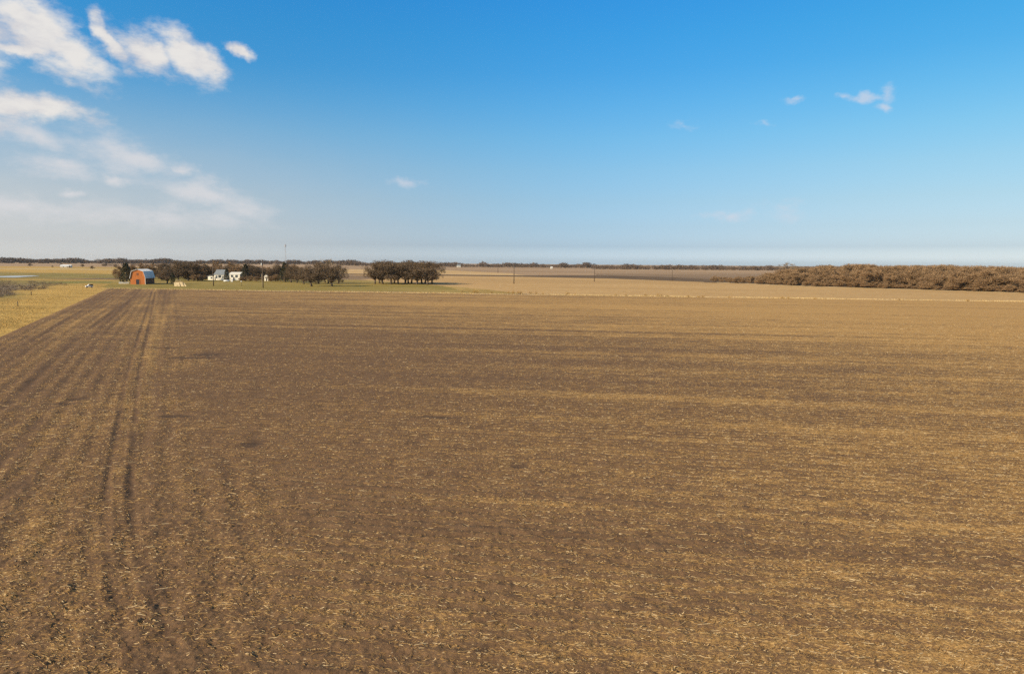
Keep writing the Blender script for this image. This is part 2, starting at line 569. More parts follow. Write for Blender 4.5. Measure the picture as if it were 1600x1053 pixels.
def ground_material(name, cols, scale=0.02, fine=1.2, ang=0.0, stretch=(1, 1, 1), bump=0.5):
    """field or grass seen from far: three colours in drifting patches plus fine mottling"""
    m, t, b = principled(name)
    c = t.new('ShaderNodeTexCoord').outputs['Object']
    al = t.mapping(c, rot=(0, 0, -ang))
    al = t.mapping(al, scale=stretch)
    n1 = t.noise(al, scale, 5.0, 0.6, 0.6)
    n2 = t.noise(al, scale * 9, 5.0, 0.65, 0.4)
    n3 = t.noise(al, fine, 4.0, 0.7)
    f = t.math('ADD', t.math('MULTIPLY', n1, 0.5), t.math('MULTIPLY', n2, 0.5))
    col = t.ramp(t.smooth(f, 0.34, 0.66), [(0.0, cols[0]), (0.5, cols[1]), (1.0, cols[2])])
    d = t.smooth(n3, 0.25, 0.75, 0.72, 1.22)
    sc = t.new('ShaderNodeVectorMath', operation='SCALE'); t.l.new(col, sc.inputs[0]); t.l.new(d, sc.inputs['Scale'])
    t.l.new(sc.outputs[0], b.inputs['Base Color'])
    b.inputs['Roughness'].default_value = 0.95
    b.inputs['Specular IOR Level'].default_value = 0.1
    if bump:
        bm = t.new('ShaderNodeBump'); bm.inputs['Strength'].default_value = bump; bm.inputs['Distance'].default_value = 0.12
        t.l.new(t.noise(c, 2.2, 5.0, 0.7), bm.inputs['Height'])
        t.l.new(bm.outputs[0], b.inputs['Normal'])
    return m


ROWANG = math.atan2(FU[1], FU[0])
M = {}
M['field'] = field_material()
M['farmland'] = ground_material("farmland", ((0.30, 0.20, 0.115), (0.37, 0.245, 0.14), (0.44, 0.295, 0.165)), 0.004, 0.25, ROWANG, (0.25, 1.4, 1))
M['stubble'] = ground_material("stubble", ((0.42, 0.262, 0.108), (0.48, 0.30, 0.125), (0.53, 0.34, 0.145)), 0.012, 1.1, ROWANG, (0.3, 1.0, 1))
M['tan'] = ground_material("tan_stubble", ((0.48, 0.31, 0.135), (0.53, 0.35, 0.16), (0.58, 0.39, 0.185)), 0.01, 0.4, ROWANG, (0.25, 1.0, 1))
M['ploughed'] = ground_material("ploughed", ((0.19, 0.125, 0.072), (0.24, 0.158, 0.09), (0.31, 0.205, 0.118)), 0.008, 0.5, ROWANG, (0.2, 1.2, 1))
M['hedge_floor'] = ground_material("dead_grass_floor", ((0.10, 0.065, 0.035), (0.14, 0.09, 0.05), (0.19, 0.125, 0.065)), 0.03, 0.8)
M['lawn'] = ground_material("winter_lawn", ((0.23, 0.175, 0.045), (0.28, 0.205, 0.055), (0.37, 0.255, 0.085)), 0.02, 1.0, ROWANG, (0.35, 1.2, 1))
M['gold'] = ground_material("gold_grass", ((0.31, 0.20, 0.055), (0.40, 0.265, 0.085), (0.47, 0.32, 0.12)), 0.02, 0.9)
M['verge'] = ground_material("pale_verge", ((0.46, 0.31, 0.13), (0.62, 0.44, 0.22), (0.72, 0.54, 0.32)), 0.05, 1.0)
M['scrubfloor'] = ground_material("scrub_floor", ((0.15, 0.11, 0.075), (0.20, 0.15, 0.09), (0.27, 0.20, 0.10)), 0.05, 0.9)


def meadow_material():
    m, t, b = principled("meadow_grass")
    c = t.new('ShaderNodeTexCoord').outputs['Object']
    a = t.new('ShaderNodeAttribute'); a.attribute_name = 'tone'
    n3 = t.noise(c, 0.7, 5.0, 0.7)
    n2 = t.noise(t.mapping(c, scale=(0.5, 1.2, 1)), 0.09, 5.0, 0.65, 0.5)
    d = t.math('MULTIPLY', t.smooth(n3, 0.25, 0.75, 0.70, 1.25), t.smooth(n2, 0.3, 0.7, 0.78, 1.18))
    sc = t.new('ShaderNodeVectorMath', operation='SCALE'); t.l.new(a.outputs['Color'], sc.inputs[0]); t.l.new(d, sc.inputs['Scale'])
    t.l.new(sc.outputs[0], b.inputs['Base Color'])
    b.inputs['Roughness'].default_value = 0.95
    b.inputs['Specular IOR Level'].default_value = 0.1
    bm = t.new('ShaderNodeBump'); bm.inputs['Strength'].default_value = 0.7; bm.inputs['Distance'].default_value = 0.2
    t.l.new(t.noise(c, 1.5, 6.0, 0.7), bm.inputs['Height'])
    t.l.new(bm.outputs[0], b.inputs['Normal'])
    return m


M['meadow'] = meadow_material()


def sheet(name, pts, z, m, jitter=0.0, kind='structure', seed=0, seg=6.0):
    """flat piece of ground with a naturally wavering outline; pts in world x,y"""
    out = []
    n = len(pts)
    for i in range(n):
        p = np.array(pts[i][:2], float); q = np.array(pts[(i + 1) % n][:2], float)
        L = np.linalg.norm(q - p); k = max(1, min(160, int(L / seg)))
        nv = np.array([-(q - p)[1], (q - p)[0]]) / max(L, 1e-6)
        for j in range(k):
            t = j / k
            w = 0.0
            if jitter and 0 < j < k:
                w = (float(fbm(np.array([t * L / (seg * 3)]), np.array([i * 7.7 + seed]), 3, seed)[0]) - 0.5) * 2 * jitter
            out.append(tuple(p + (q - p) * t + nv * w))
    import bmesh
    bm = bmesh.new()
    vs = [bm.verts.new((x, y, z)) for x, y in out]
    es = [bm.edges.new((vs[i], vs[(i + 1) % len(vs)])) for i in range(len(vs))]
    bmesh.ops.triangle_fill(bm, edges=es, use_beauty=True, normal=(0, 0, 1))
    bmesh.ops.recalc_face_normals(bm, faces=bm.faces)
    if bm.faces and sum(f.normal.z for f in bm.faces) < 0:
        bmesh.ops.reverse_faces(bm, faces=bm.faces)
    me = bpy.data.meshes.new(name); bm.to_mesh(me); bm.free()
    me.materials.append(m)
    return tag(link(name, me), kind=kind)


def P(*pts):
    return [(px(*p).x, px(*p).y) for p in pts]


# ------------------------------------------------------------------ the ground
g = MB().add([(-8000, -800, 0), (8000, -800, 0), (8000, 8000, 0), (-8000, 8000, 0)], [(0, 1, 2, 3)])
tag(g.build('ground', M['farmland']), kind='structure')


def build_near_field():
    ys = [9.0]
    while ys[-1] < YF0:
        y = ys[-1]
        ys.append(y + min(0.5, max(0.042, y * y / 8200.0 * 0.62)))
    ys = np.array(ys); ys = 9.0 + (ys - 9.0) * (YF0 - 9.0) / (ys[-1] - 9.0)
    ncol = 1050
    s = np.linspace(0, 1, ncol)
    Yn = ys[:, None]
    k = KT * (Yn / YF0)
    lx = LE0.x - LE0.y * LU[0] / LU[1]; lb = LU[0] / LU[1]          # x = lx + lb*y on the left edge
    xedge = (lx + lb * Yn) / (1 + lb * k)
    XL = np.maximum(xedge, -(0.92 * Yn + 9)); XR = 0.92 * Yn + 11
    X = XL + (XR - XL) * s[None, :]
    Y = Yn - k * X
    sp = np.maximum((XR - XL) / ncol, np.gradient(ys)[:, None]) * np.ones_like(X)
    z, cov, damp_shade, hl = field_eval(X, Y, sp)
    ed = edge_dist(X, Y)
    z = z * sst(ed, -0.5, 1.5) + 0.02
    nr, nc = X.shape
    co = np.stack([X, Y, z], -1).reshape(-1, 3)
    idx = np.arange(nr * nc).reshape(nr, nc)
    f = np.stack([idx[:-1, :-1], idx[:-1, 1:], idx[1:, 1:], idx[1:, :-1]], -1).reshape(-1, 4)
    me = np_mesh('tilled_field', co, f, M['field'], True, {'cover': cov.ravel(), 'damp_shade': damp_shade.ravel(), 'headland': hl.ravel()})
    return tag(link('tilled_field', me), kind='structure')


build_near_field()


def build_straw(n=420000):
    """corn stalks and leaf strips lying on the soil, each a bent strip or a thin three-sided stem"""
    rng = np.random.default_rng(5)
    u = rng.random(n * 4)
    y = 1.0 / (1 / 14.0 + (1 / 190.0 - 1 / 14.0) * (u ** 0.80))
    x = (rng.random(n * 4) * 2 - 1) * (0.84 * y + 6)
    z, cov, damp_shade, hl = field_eval(x, y, np.full_like(x, 0.04))
    keep = (rng.random(len(x)) < np.clip(cov, 0, 1) ** 1.5 * (0.78 + 0.75 * sst(y, 22, 70) + 0.08 * sst(x / y, -0.2, 0.7)) * (1 - sst(y, 85, 190))) & (edge_dist(x, y) > 1.0)
    x, y, hl = x[keep][:n], y[keep][:n], hl[keep][:n]
    n = len(x)
    # most of the residue lies along the old planting rows
    fr = ((x * FN[0] + y * FN[1]) / 0.76) % 1.0 - 0.5
    sh = -fr * 0.76 * rng.uniform(0.0, 0.42, n) * (hl < 0.5)
    x = x + FN[0] * sh; y = y + FN[1] * sh
    d = np.hypot(x, y)
    L = np.where(rng.random(n) < 0.10, rng.uniform(0.20, 0.44, n), rng.uniform(0.03, 0.14, n)) * (0.9 + 0.005 * d)
    w = np.where(L > 0.19, rng.uniform(0.010, 0.019, n), rng.uniform(0.010, 0.025, n)) * (0.80 + 0.009 * d)
    a = np.where(rng.random(n) < 0.72, rng.normal(ROWANG - 0.05, 0.34, n), rng.uniform(0, math.pi, n))
    ca, sa = np.cos(a), np.sin(a)
    bend = rng.normal(0, 0.07, n) * L
    ts = np.array([-0.5, 0.0, 0.5])
    cx = x[:, None] + ca[:, None] * L[:, None] * ts - sa[:, None] * (bend[:, None] * np.array([0, 1, 0]))
    cy = y[:, None] + sa[:, None] * L[:, None] * ts + ca[:, None] * (bend[:, None] * np.array([0, 1, 0]))
    cz, _, _, _ = field_eval(cx, cy, np.full_like(cx, 0.045))
    zmid = np.maximum(cz[:, 1], 0.5 * (cz[:, 0] + cz[:, 2]) + 0.002)
    lift = rng.uniform(0.002, 0.016, n)
    tip = np.where(rng.random(n) < 0.12, rng.uniform(0.02, 0.12, n), 0.0)
    tilt = np.clip(cz[:, 2] - cz[:, 0], -0.35 * L, 0.35 * L) * 0.4
    hm = zmid + lift
    hz = np.stack([hm - tilt * 0.5 - 0.004, hm, hm + tilt * 0.5 - 0.004 + tip * 0.5], 1)
    px_, py_ = -sa[:, None] * w[:, None] * 0.5, ca[:, None] * w[:, None] * 0.5
    th = (w * 0.55)[:, None]
    prof = np.array([0.75, 1.0, 0.6])
    A = np.stack([cx - px_ * prof, cy - py_ * prof, hz], -1)
    B = np.stack([cx + px_ * prof, cy + py_ * prof, hz], -1)
    T = np.stack([cx, cy, hz + th], -1)
    co = np.stack([A, T, B], 2).reshape(-1, 3)                       # n,3 stations,3 profile
    b = (np.arange(n) * 9)[:, None]
    q = np.array([[0, 3, 4, 1], [1, 4, 5, 2], [3, 6, 7, 4], [4, 7, 8, 5]])
    f = (b[:, :, None] + q[None]).reshape(-1, 4)
    m = leafmat("dry_straw", [(0.0, (0.20, 0.115, 0.045)), (0.55, (0.32, 0.19, 0.072)), (0.86, (0.47, 0.31, 0.135)), (1.0, (0.66, 0.51, 0.30))])
    me = np_mesh('corn_stubble', co, f, m)
    return tag(link('corn_stubble', me), 'pale corn stalks and husks scattered over the brown tilled soil', 'crop residue', kind='stuff')


build_straw()

# meadow to the left with its bands of gold, olive, brown and scrub ground
def build_meadow():
    nv, nu = 260, 300
    ds = np.geomspace(40, 1150, nv)
    s = np.linspace(0, 1, nu)
    Y = ds[:, None] * np.ones((1, nu))
    lx = LE0.x - LE0.y * LU[0] / LU[1]; lb = LU[0] / LU[1]
    xr_near = lx + lb * Y + 1.5
    XLm = -0.98 * Y - 25
    end = px(172, 452)
    xr_far = -(abs(end.x) / end.y - 0.13 * sst(Y, end.y, 450)) * Y
    XR = np.where(Y < end.y, xr_near, xr_far)
    XR = np.maximum(XR, XLm + 2)
    X = XLm + (XR - XLm) * s
    # tone by zone; every border wanders
    wx = (fbm(X * 0.02, Y * 0.02, 4, 51) - 0.5); wy = (fbm(X * 0.012, Y * 0.02, 4, 52) - 0.5)
    ed = -edge_dist(X, Y)                                            # metres outside the ploughed field
    gold = np.array([0.48, 0.303, 0.086]); olive = np.array([0.27, 0.20, 0.065]); brown = np.array([0.19, 0.13, 0.08])
    scrub = np.array([0.215, 0.16, 0.105]); pale = np.array([0.50, 0.36, 0.17]); green = np.array([0.22, 0.19, 0.055])
    dwarp = Y * (1 + 0.30 * wy)
    tone = np.ones(X.shape + (3,)) * olive

    def lay(mask, c):
        nonlocal tone
        tone = tone * (1 - mask[..., None]) + c * mask[..., None]
    lay(sst(fbm(X * 0.018, Y * 0.03, 4, 60), 0.50, 0.62), green)
    lay(sst(fbm(X * 0.015, Y * 0.03, 4, 61), 0.52, 0.62) * 0.8, gold * 0.85)
    lay(sst(dwarp, 390, 420) * (1 - sst(dwarp, 560, 600)) * sst(fbm(X * 0.01, Y * 0.012, 4, 62), 0.42, 0.56) * sst(X / Y, -0.70, -0.64), brown)
    lay(sst(dwarp, 600, 650), gold)
    lay(sst(dwarp, 600, 640) * sst(fbm(X * 0.006, Y * 0.02, 3, 63), 0.5, 0.6) * 0.6, olive)
    lay(sst(Y, 800, 830) * (1 - sst(Y, 900, 930)), pale)
    lay((1 - sst(ed + wx * 24, 17, 29)) * (1 - sst(Y, 300, 350)), gold)
    lay(sst(ed + wx * 24, 22, 34) * (1 - sst(dwarp, 300, 350)) * (1 - sst(X / Y, -0.70, -0.62)) * sst(fbm(X * 0.03, Y * 0.03, 3, 64), 0.30, 0.45), scrub)
    idx = np.arange(nv * nu).reshape(nv, nu)
    f = np.stack([idx[:-1, :-1], idx[:-1, 1:], idx[1:, 1:], idx[1:, :-1]], -1).reshape(-1, 4)
    z = 0.03 + 0.25 * (fbm(X * 0.03, Y * 0.03, 3, 66) - 0.5) * sst(ed, 1, 12) + 0.12 * sst(ed, 1, 12)
    co = np.stack([X, Y, np.maximum(z, 0.03)], -1).reshape(-1, 3)
    col = np.concatenate([tone, np.ones(X.shape + (1,))], -1).reshape(-1, 4)
    me = np_mesh('meadow', co, f, M['meadow'], True, {'tone': col})
    return tag(link('meadow', me), kind='structure')


build_meadow()

# lawn of the farmstead, fields behind
far_c = P((690, 456.3), (960, 462), (1250, 466.5), (1600, 471.5), (1900, 476), (1900, 467), (1600, 458.0), (1240, 447.0), (1180, 443.2),
          (1050, 438), (950, 434), (800, 431.2), (690, 429.6), (560, 428.5), (540, 434), (560, 436))
sheet('stubble_field', far_c, 0.030, M['stubble'], 0.8, seed=3)
sheet('tan_field', P((530, 427.5), (700, 429.0), (760, 429.8), (820, 430.5), (800, 427.4), (690, 422.0), (530, 420.8)), 0.034, M['tan'], 2.0, seed=4, seg=20)
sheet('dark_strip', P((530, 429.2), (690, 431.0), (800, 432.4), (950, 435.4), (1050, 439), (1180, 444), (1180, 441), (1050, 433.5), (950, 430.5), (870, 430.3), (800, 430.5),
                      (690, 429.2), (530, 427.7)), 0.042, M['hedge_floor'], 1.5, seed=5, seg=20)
sheet('ploughed_field', P((930, 434.0), (1050, 437.7), (1180, 443), (1330, 446), (1330, 428), (1180, 428.5), (1050, 428), (930, 427.5)), 0.030, M['ploughed'], 3.0, seed=6, seg=25)
sheet('dark_plough', P((430, 436.5), (560, 437), (620, 434.5), (620, 431.0), (430, 430.5)), 0.046, M['ploughed'], 2.0, seed=7, seg=15)
lawn_pts = P((175, 452.0), (300, 453.6), (500, 454.8), (690, 456.4), (735, 457.4), (712, 452), (688, 446.5), (640, 442.5), (560, 437.5), (430, 436), (300, 434), (170, 437), (150, 446))
sheet('dry_lawn', P((590, 455.6), (820, 459.2), (775, 454.5), (730, 449.5), (690, 446.5), (640, 449)), 0.052, M['gold'], 4.0, seed=18, seg=5)
sheet('lawn', lawn_pts, 0.060, M['lawn'], 4.0, seed=8, seg=8)
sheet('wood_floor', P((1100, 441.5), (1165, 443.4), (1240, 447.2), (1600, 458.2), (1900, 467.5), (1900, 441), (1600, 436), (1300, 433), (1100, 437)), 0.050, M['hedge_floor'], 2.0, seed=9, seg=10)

sheet('verge', P((1120, 441.9), (1165, 443.6), (1240, 447.4), (1600, 458.5), (1900, 468.0), (1900, 466.9), (1600, 457.5), (1240, 446.5), (1165, 442.8), (1120, 441.3)), 0.075, M['verge'], 0.7, seed=14, seg=6)

# pond
pm, pt, pb = principled("pond_water")
pb.inputs['Base Color'].default_value = (0.10, 0.11, 0.11, 1); pb.inputs['Roughness'].default_value = 0.08
pn = pt.new('ShaderNodeBump'); pn.inputs['Strength'].default_value = 0.15
pt.l.new(pt.noise(pt.new('ShaderNodeTexCoord').outputs['Object'], 1.5, 4.0), pn.inputs['Height']); pt.l.new(pn.outputs[0], pb.inputs['Normal'])
sheet('pond', P((-90, 433.6), (0, 434.2), (25, 434.4), (45, 433.0), (62, 432.0), (50, 431.2), (20, 431.6), (0, 432.2), (-90, 431.4)), 0.32, pm, 1.2, seed=12, seg=8)


# ------------------------------------------------------------------ grass and weeds
def blades(name, x, y, z, h, w, m, lean=0.35, seed=1):
    rng = np.random.default_rng(seed)
    n = len(x)
    a = rng.uniform(0, 2 * math.pi, n); la = rng.uniform(0, 2 * math.pi, n); ll = np.abs(rng.normal(0, lean, n)) * h
    p0 = np.stack([x - np.cos(a) * w / 2, y - np.sin(a) * w / 2, z], -1)
    p1 = np.stack([x + np.cos(a) * w / 2, y + np.sin(a) * w / 2, z], -1)
    p2 = np.stack([x + np.cos(la) * ll, y + np.sin(la) * ll, z + h], -1)
    co = np.stack([p0, p1, p2], 1).reshape(-1, 3)
    return np_mesh(name, co, np.arange(n * 3).reshape(n, 3), m)


M['straw_blade'] = leafmat("verge_grass", [(0.0, (0.34, 0.22, 0.085)), (0.5, (0.50, 0.36, 0.17)), (1.0, (0.66, 0.52, 0.30))])
M['gold_blade'] = leafmat("meadow_dry_grass", [(0.0, (0.34, 0.215, 0.065)), (0.5, (0.43, 0.28, 0.09)), (1.0, (0.53, 0.36, 0.14))])


def verge():
    rng = np.random.default_rng(8)
    a0 = px(168, 452.0); top = 3.2
    p = np.array([FE0.x, FE0.y])
    L = float(np.linalg.norm(np.array([px(1760, 474.6).x, px(1760, 474.6).y]) - p))
    t0 = -12.0
    pts = [p + FU * t0 - FN * 0.6, p + FU * (L + 30) - FN * 0.6, p + FU * (L + 30) + FN * 5.5, p + FU * t0 + FN * 5.0]
    sheet('verge', pts, 0.09, M['verge'], 0.9, seed=10, seg=5)
    n = 60000
    t = rng.uniform(t0, L + 25, n); v = rng.normal(2.2, 1.4, n)
    dens = fbm(t * 0.06, v * 0.1, 3, 81)
    k = (rng.random(n) < sst(dens, 0.30, 0.60) * 0.9 + 0.1) & (v > -0.5) & (v < 5.5)
    t, v = t[k], v[k]
    x = p[0] + FU[0] * t + FN[0] * v; y = p[1] + FU[1] * t + FN[1] * v
    h = rng.uniform(0.15, 0.5, len(t)) * (0.6 + dens[k]); w = rng.uniform(0.05, 0.13, len(t))
    me = blades('dry_grass', x, y, np.full(len(t), 0.08), h, w, M['straw_blade'], 0.5, 3)
    tag(link('dry_grass', me), 'pale dry grass strip along the far edge of the tilled field', 'grass', kind='stuff')


verge()


def meadow_grass():
    rng = np.random.default_rng(9)
    n = 45000
    y = 1 / (1 / 60 + (1 / 330 - 1 / 60) * rng.random(n) ** 0.9)
    e = np.abs(rng.normal(0, 13, n))
    lx = LE0.x - LE0.y * LU[0] / LU[1]; lb = LU[0] / LU[1]
    x = lx + lb * y - e / LN[0] + 0.4
    k = (x > -0.95 * y - 15) & (rng.random(n) < sst(fbm(x * 0.12, y * 0.12, 3, 83), 0.25, 0.6))
    x, y = x[k], y[k]
    ed = -edge_dist(x, y)
    z = 0.0 + 0.15 * sst(ed, 1, 12)
    h = rng.uniform(0.08, 0.26, len(x)) * (0.5 + fbm(x * 0.05, y * 0.05, 2, 84)) * (0.5 + 0.5 * sst(ed, 0, 4)); w = rng.uniform(0.04, 0.14, len(x))
    me = blades('meadow_grass', x, y, z, h, w, M['gold_blade'], 0.6, 4)
    tag(link('meadow_grass', me), 'golden dry grass covering the meadow left of the tilled field', 'grass', kind='stuff')


meadow_grass()


# ------------------------------------------------------------------ trees
def quads_from(c, axis, up, L, wd):
    """one small leaf card per centre: axis and up are unit vectors"""
    s = np.cross(axis, up); s /= np.maximum(np.linalg.norm(s, axis=1, keepdims=True), 1e-6)
    a = axis * (L / 2)[:, None]; b = s * (wd / 2)[:, None]
    co = np.stack([c - a, c - a * 0.1 + b, c + a, c - a * 0.1 - b], 1).reshape(-1, 3)
    return co, np.arange(len(c) * 4).reshape(-1, 4)


def rand_dir(rng, n):
    v = rng.normal(size=(n, 3)); return v / np.linalg.norm(v, axis=1, keepdims=True)


BARK = mat("bark", (0.105, 0.078, 0.058), 0.95, 0.35, 2.0, stretch=(1, 1, 0.3))
BARK_PALE = mat("pale_bark", (0.20, 0.155, 0.115), 0.95, 0.3, 2.0, stretch=(1, 1, 0.3))
CROWNS = {
    'oak': leafmat("brown_oak_leaves", [(0.0, (0.090, 0.062, 0.040)), (0.5, (0.130, 0.090, 0.055)), (1.0, (0.185, 0.128, 0.076))]),
    'cedar': leafmat("cedar_leaves", [(0.0, (0.022, 0.024, 0.016)), (0.5, (0.045, 0.045, 0.026)), (1.0, (0.085, 0.075, 0.04))]),
    'bare': leafmat("bare_twigs", [(0.0, (0.14, 0.10, 0.065)), (0.5, (0.22, 0.16, 0.10)), (1.0, (0.33, 0.24, 0.15))]),
    'brush': leafmat("brush_twigs", [(0.0, (0.175, 0.110, 0.060)), (0.5, (0.24, 0.154, 0.085)), (1.0, (0.33, 0.218, 0.12))]),
    'scrub': leafmat("scrub_twigs", [(0.0, (0.12, 0.085, 0.065)), (0.5, (0.19, 0.14, 0.10)), (1.0, (0.28, 0.21, 0.14))]),
    'weed': leafmat("dead_weed_leaves", [(0.0, (0.22, 0.13, 0.045)), (0.5, (0.36, 0.22, 0.075)), (1.0, (0.50, 0.33, 0.12))]),
}


def make_tree(kind, seed):
    """trunk and crown meshes of a tree normalised to height 1"""
    rng = np.random.default_rng(seed); rd = random.Random(seed)
    t = MB(); cs = []; ax = []; Ls = []; Ws = []
    if kind == 'cedar':
        t.tube([(0, 0, 0), (0.01, 0, 0.3), (0, 0.01, 0.75), (0, 0, 0.97)], [0.035, 0.028, 0.014, 0.004], 6)
        n = 1500
        zz = rng.random(n) ** 0.85 * 0.92 + 0.07
        a = rng.uniform(0, 2 * math.pi, n)
        bump = 1 + 0.35 * np.sin(a * 3 + zz * 17 + seed) * 0.6 + 0.2 * np.sin(a * 5 - zz * 29)
        r = 0.30 * np.clip(1.08 - zz, 0, 1) ** 0.62 * np.sqrt(rng.uniform(0.25, 1, n)) * bump
        cs.append(np.stack([np.cos(a) * r, np.sin(a) * r, zz], -1)); d = rand_dir(rng, n); d[:, 2] += 0.5
        ax.append(d / np.linalg.norm(d, axis=1, keepdims=True)); Ls.append(rng.uniform(0.04, 0.09, n)); Ws.append(rng.uniform(0.02, 0.045, n))
    elif kind in ('oak', 'bare', 'brush'):
        fork = {'oak': 0.17, 'bare': 0.28, 'brush': 0.10}[kind] * rd.uniform(0.85, 1.15)
        tr = {'oak': 0.036, 'bare': 0.024, 'brush': 0.016}[kind]
        spread = {'oak': 0.50, 'bare': 0.32, 'brush': 0.40}[kind]
        lean = (rd.uniform(-0.04, 0.04), rd.uniform(-0.04, 0.04))
        top = Vector((lean[0], lean[1], fork))
        t.tube([(0, 0, 0), (lean[0] * 0.4, lean[1] * 0.4, fork * 0.5), top], [tr * 1.35, tr * 1.05, tr], 7)
        nl = {'oak': 11, 'bare': 9, 'brush': 9}[kind]
        tips = []
        for i in range(nl):
            a = 2 * math.pi * (i + rd.uniform(-0.3, 0.3)) / nl
            inner = i % 3 == 0
            rr = spread * (rd.uniform(0.1, 0.45) if inner else rd.uniform(0.50, 1.12))
            zt = rd.uniform(0.74, 0.97) if inner else rd.uniform(0.27, 0.84)
            if kind == 'brush' and not inner:
                zt = rd.uniform(0.16, 0.82)
            e = Vector((math.cos(a) * rr, math.sin(a) * rr, zt))
            mid = top.lerp(e, 0.5) + Vector((0, 0, rd.uniform(0.0, 0.07)))
            t.tube([top, mid, e], [tr * 0.62, tr * 0.36, tr * 0.12], 5)
            tips.append((mid.lerp(e, 0.4), e))
            for s in range(3):
                d = Vector((rd.uniform(-1, 1), rd.uniform(-1, 1), rd.uniform(-0.1, 0.9))).normalized() * rd.uniform(0.10, 0.2)
                b0 = top.lerp(mid, rd.uniform(0.5, 1)) if s == 0 else mid.lerp(e, rd.uniform(0.1, 0.9))
                e2 = b0 + d
                e2.z = min(e2.z, 0.96)
                t.tube([b0, b0.lerp(e2, 0.5) + Vector((0, 0, 0.015)), e2], [tr * 0.26, tr * 0.16, tr * 0.05], 4)
                tips.append((b0, e2))
        for b0, e in tips:
            if kind == 'oak':
                n = rd.randint(70, 190); rad = rd.uniform(0.10, 0.17)
                d = rand_dir(rng, n); r = rad * rng.uniform(0.35, 1.0, n) ** 0.6
                c = np.array(e)[None] + d * r[:, None] * np.array([1.15, 1.15, 0.8])
                cs.append(c); q = rand_dir(rng, n); ax.append(q)
                Ls.append(rng.uniform(0.022, 0.046, n)); Ws.append(rng.uniform(0.012, 0.026, n))
            elif kind == 'brush':
                n = rd.randint(110, 170); rad = rd.uniform(0.11, 0.19)
                d = rand_dir(rng, n); d[:, 2] = d[:, 2] * 0.9 + 0.15
                r = rad * rng.uniform(0.2, 1.0, n)
                c = np.array(e)[None] + d * r[:, None]
                q = d + 0.6 * rand_dir(rng, n); q[:, 2] += 0.7; q /= np.linalg.norm(q, axis=1, keepdims=True)
                cs.append(c); ax.append(q); Ls.append(rng.uniform(0.06, 0.13, n)); Ws.append(rng.uniform(0.006, 0.014, n))
            else:
                n = rd.randint(22, 34)
                d = rand_dir(rng, n); d[:, 2] = np.abs(d[:, 2]) * 0.8 + 0.1
                r = rng.uniform(0.02, 0.11, n)
                c = np.array(e)[None] + d * r[:, None]
                q = d + 0.4 * rand_dir(rng, n); q /= np.linalg.norm(q, axis=1, keepdims=True)
                cs.append(c); ax.append(q); Ls.append(rng.uniform(0.07, 0.15, n)); Ws.append(rng.uniform(0.004, 0.010, n))
    c = np.concatenate(cs); c[:, 2] = np.clip(c[:, 2], 0.03, 1.02)
    co, f = quads_from(c, np.concatenate(ax), rand_dir(rng, len(c)), np.concatenate(Ls), np.concatenate(Ws))
    co[:, 2] = np.maximum(co[:, 2], 0.01)
    crown = np_mesh(kind + '_crown', co, f, CROWNS[kind])
    trunk = t.mesh(kind + '_trunk', BARK_PALE if kind == 'bare' else BARK, True)
    return trunk, crown


TREES = {k: [make_tree(k, 100 * i + j) for j in range(n)] for i, (k, n) in enumerate((('oak', 5), ('cedar', 3), ('bare', 3), ('brush', 6)))}
rt = random.Random(3)
NAMES = {'oak': 'oak_tree', 'cedar': 'cedar_tree', 'bare': 'bare_tree', 'brush': 'brush_tree'}


def put_tree(kind, loc, h, wide=1.0, label=None, group=None, var=None):
    tr, cr = TREES[kind][rt.randrange(len(TREES[kind])) if var is None else var % len(TREES[kind])]
    o = empty(NAMES[kind], loc, rt.uniform(0, 6.28), label, 'tree', group)
    o.scale = (h * wide, h * wide, h)
    link('trunk', tr, o); link('crown', cr, o)
    return o


def tree_px(kind, x, yb, yt, wide=1.0, label=None, group=None, var=None):
    p = px(x, yb, 0.05)
    d = px_dir(x, yt)
    t = math.hypot(p.x, p.y) / math.hypot(d.x, d.y)
    h = CAM_H + d.z * t - 0.05
    return put_tree(kind, p, max(1.2, h), wide, label, group, var)


# grove in the middle of the view: trunks in a row, brown crowns that touch
G1 = 'oaks of the grove beside the stubble field'
L1 = ['leftmost brown oak of the grove, its low crown hanging over the lawn', 'second oak from the left end of the grove, slim straight trunk',
      'third oak from the left end of the grove, thick dark trunk', 'fourth oak from the left of the grove, behind the thick trunk',
      'tall oak at the middle of the grove, crown a little above its neighbours', 'sixth oak from the left in the grove, slanting limbs',
      'seventh oak from the left in the grove, standing at its centre right', 'third oak from the right end of the grove',
      'second oak from the right end of the grove, twin dark limbs', 'rightmost brown oak of the grove, its shadow falling on the stubble']
for i, (x, yb, yt, w) in enumerate([(586, 443.8, 412, 1.0), (598, 443.9, 406.5, 0.95), (611, 444.2, 408.5, 1.0), (622, 443.0, 411, 1.0), (633, 444.0, 407, 1.05),
                                    (643, 443.2, 407.5, 0.95), (651, 444.5, 410, 1.05), (659, 443.2, 408.5, 0.95), (668, 445.0, 409, 1.0), (675, 443.8, 409.5, 0.95)]):
    tree_px('oak', x, yb, yt, w * 1.08, L1[i], G1, i)
for x, yb, yt, lb in [(593, 442.6, 410.5, 'oak in the back row of the grove, seen between its first two trunks'), (616, 442.4, 409, 'oak in the back row of the grove, behind its thick trunk'),
                      (638, 442.4, 410.5, 'oak in the back row of the grove, behind its middle'), (664, 442.6, 411.5, 'oak in the back row of the grove, near its right end')]:
    tree_px('oak', x, yb, yt, 1.05, lb, G1)
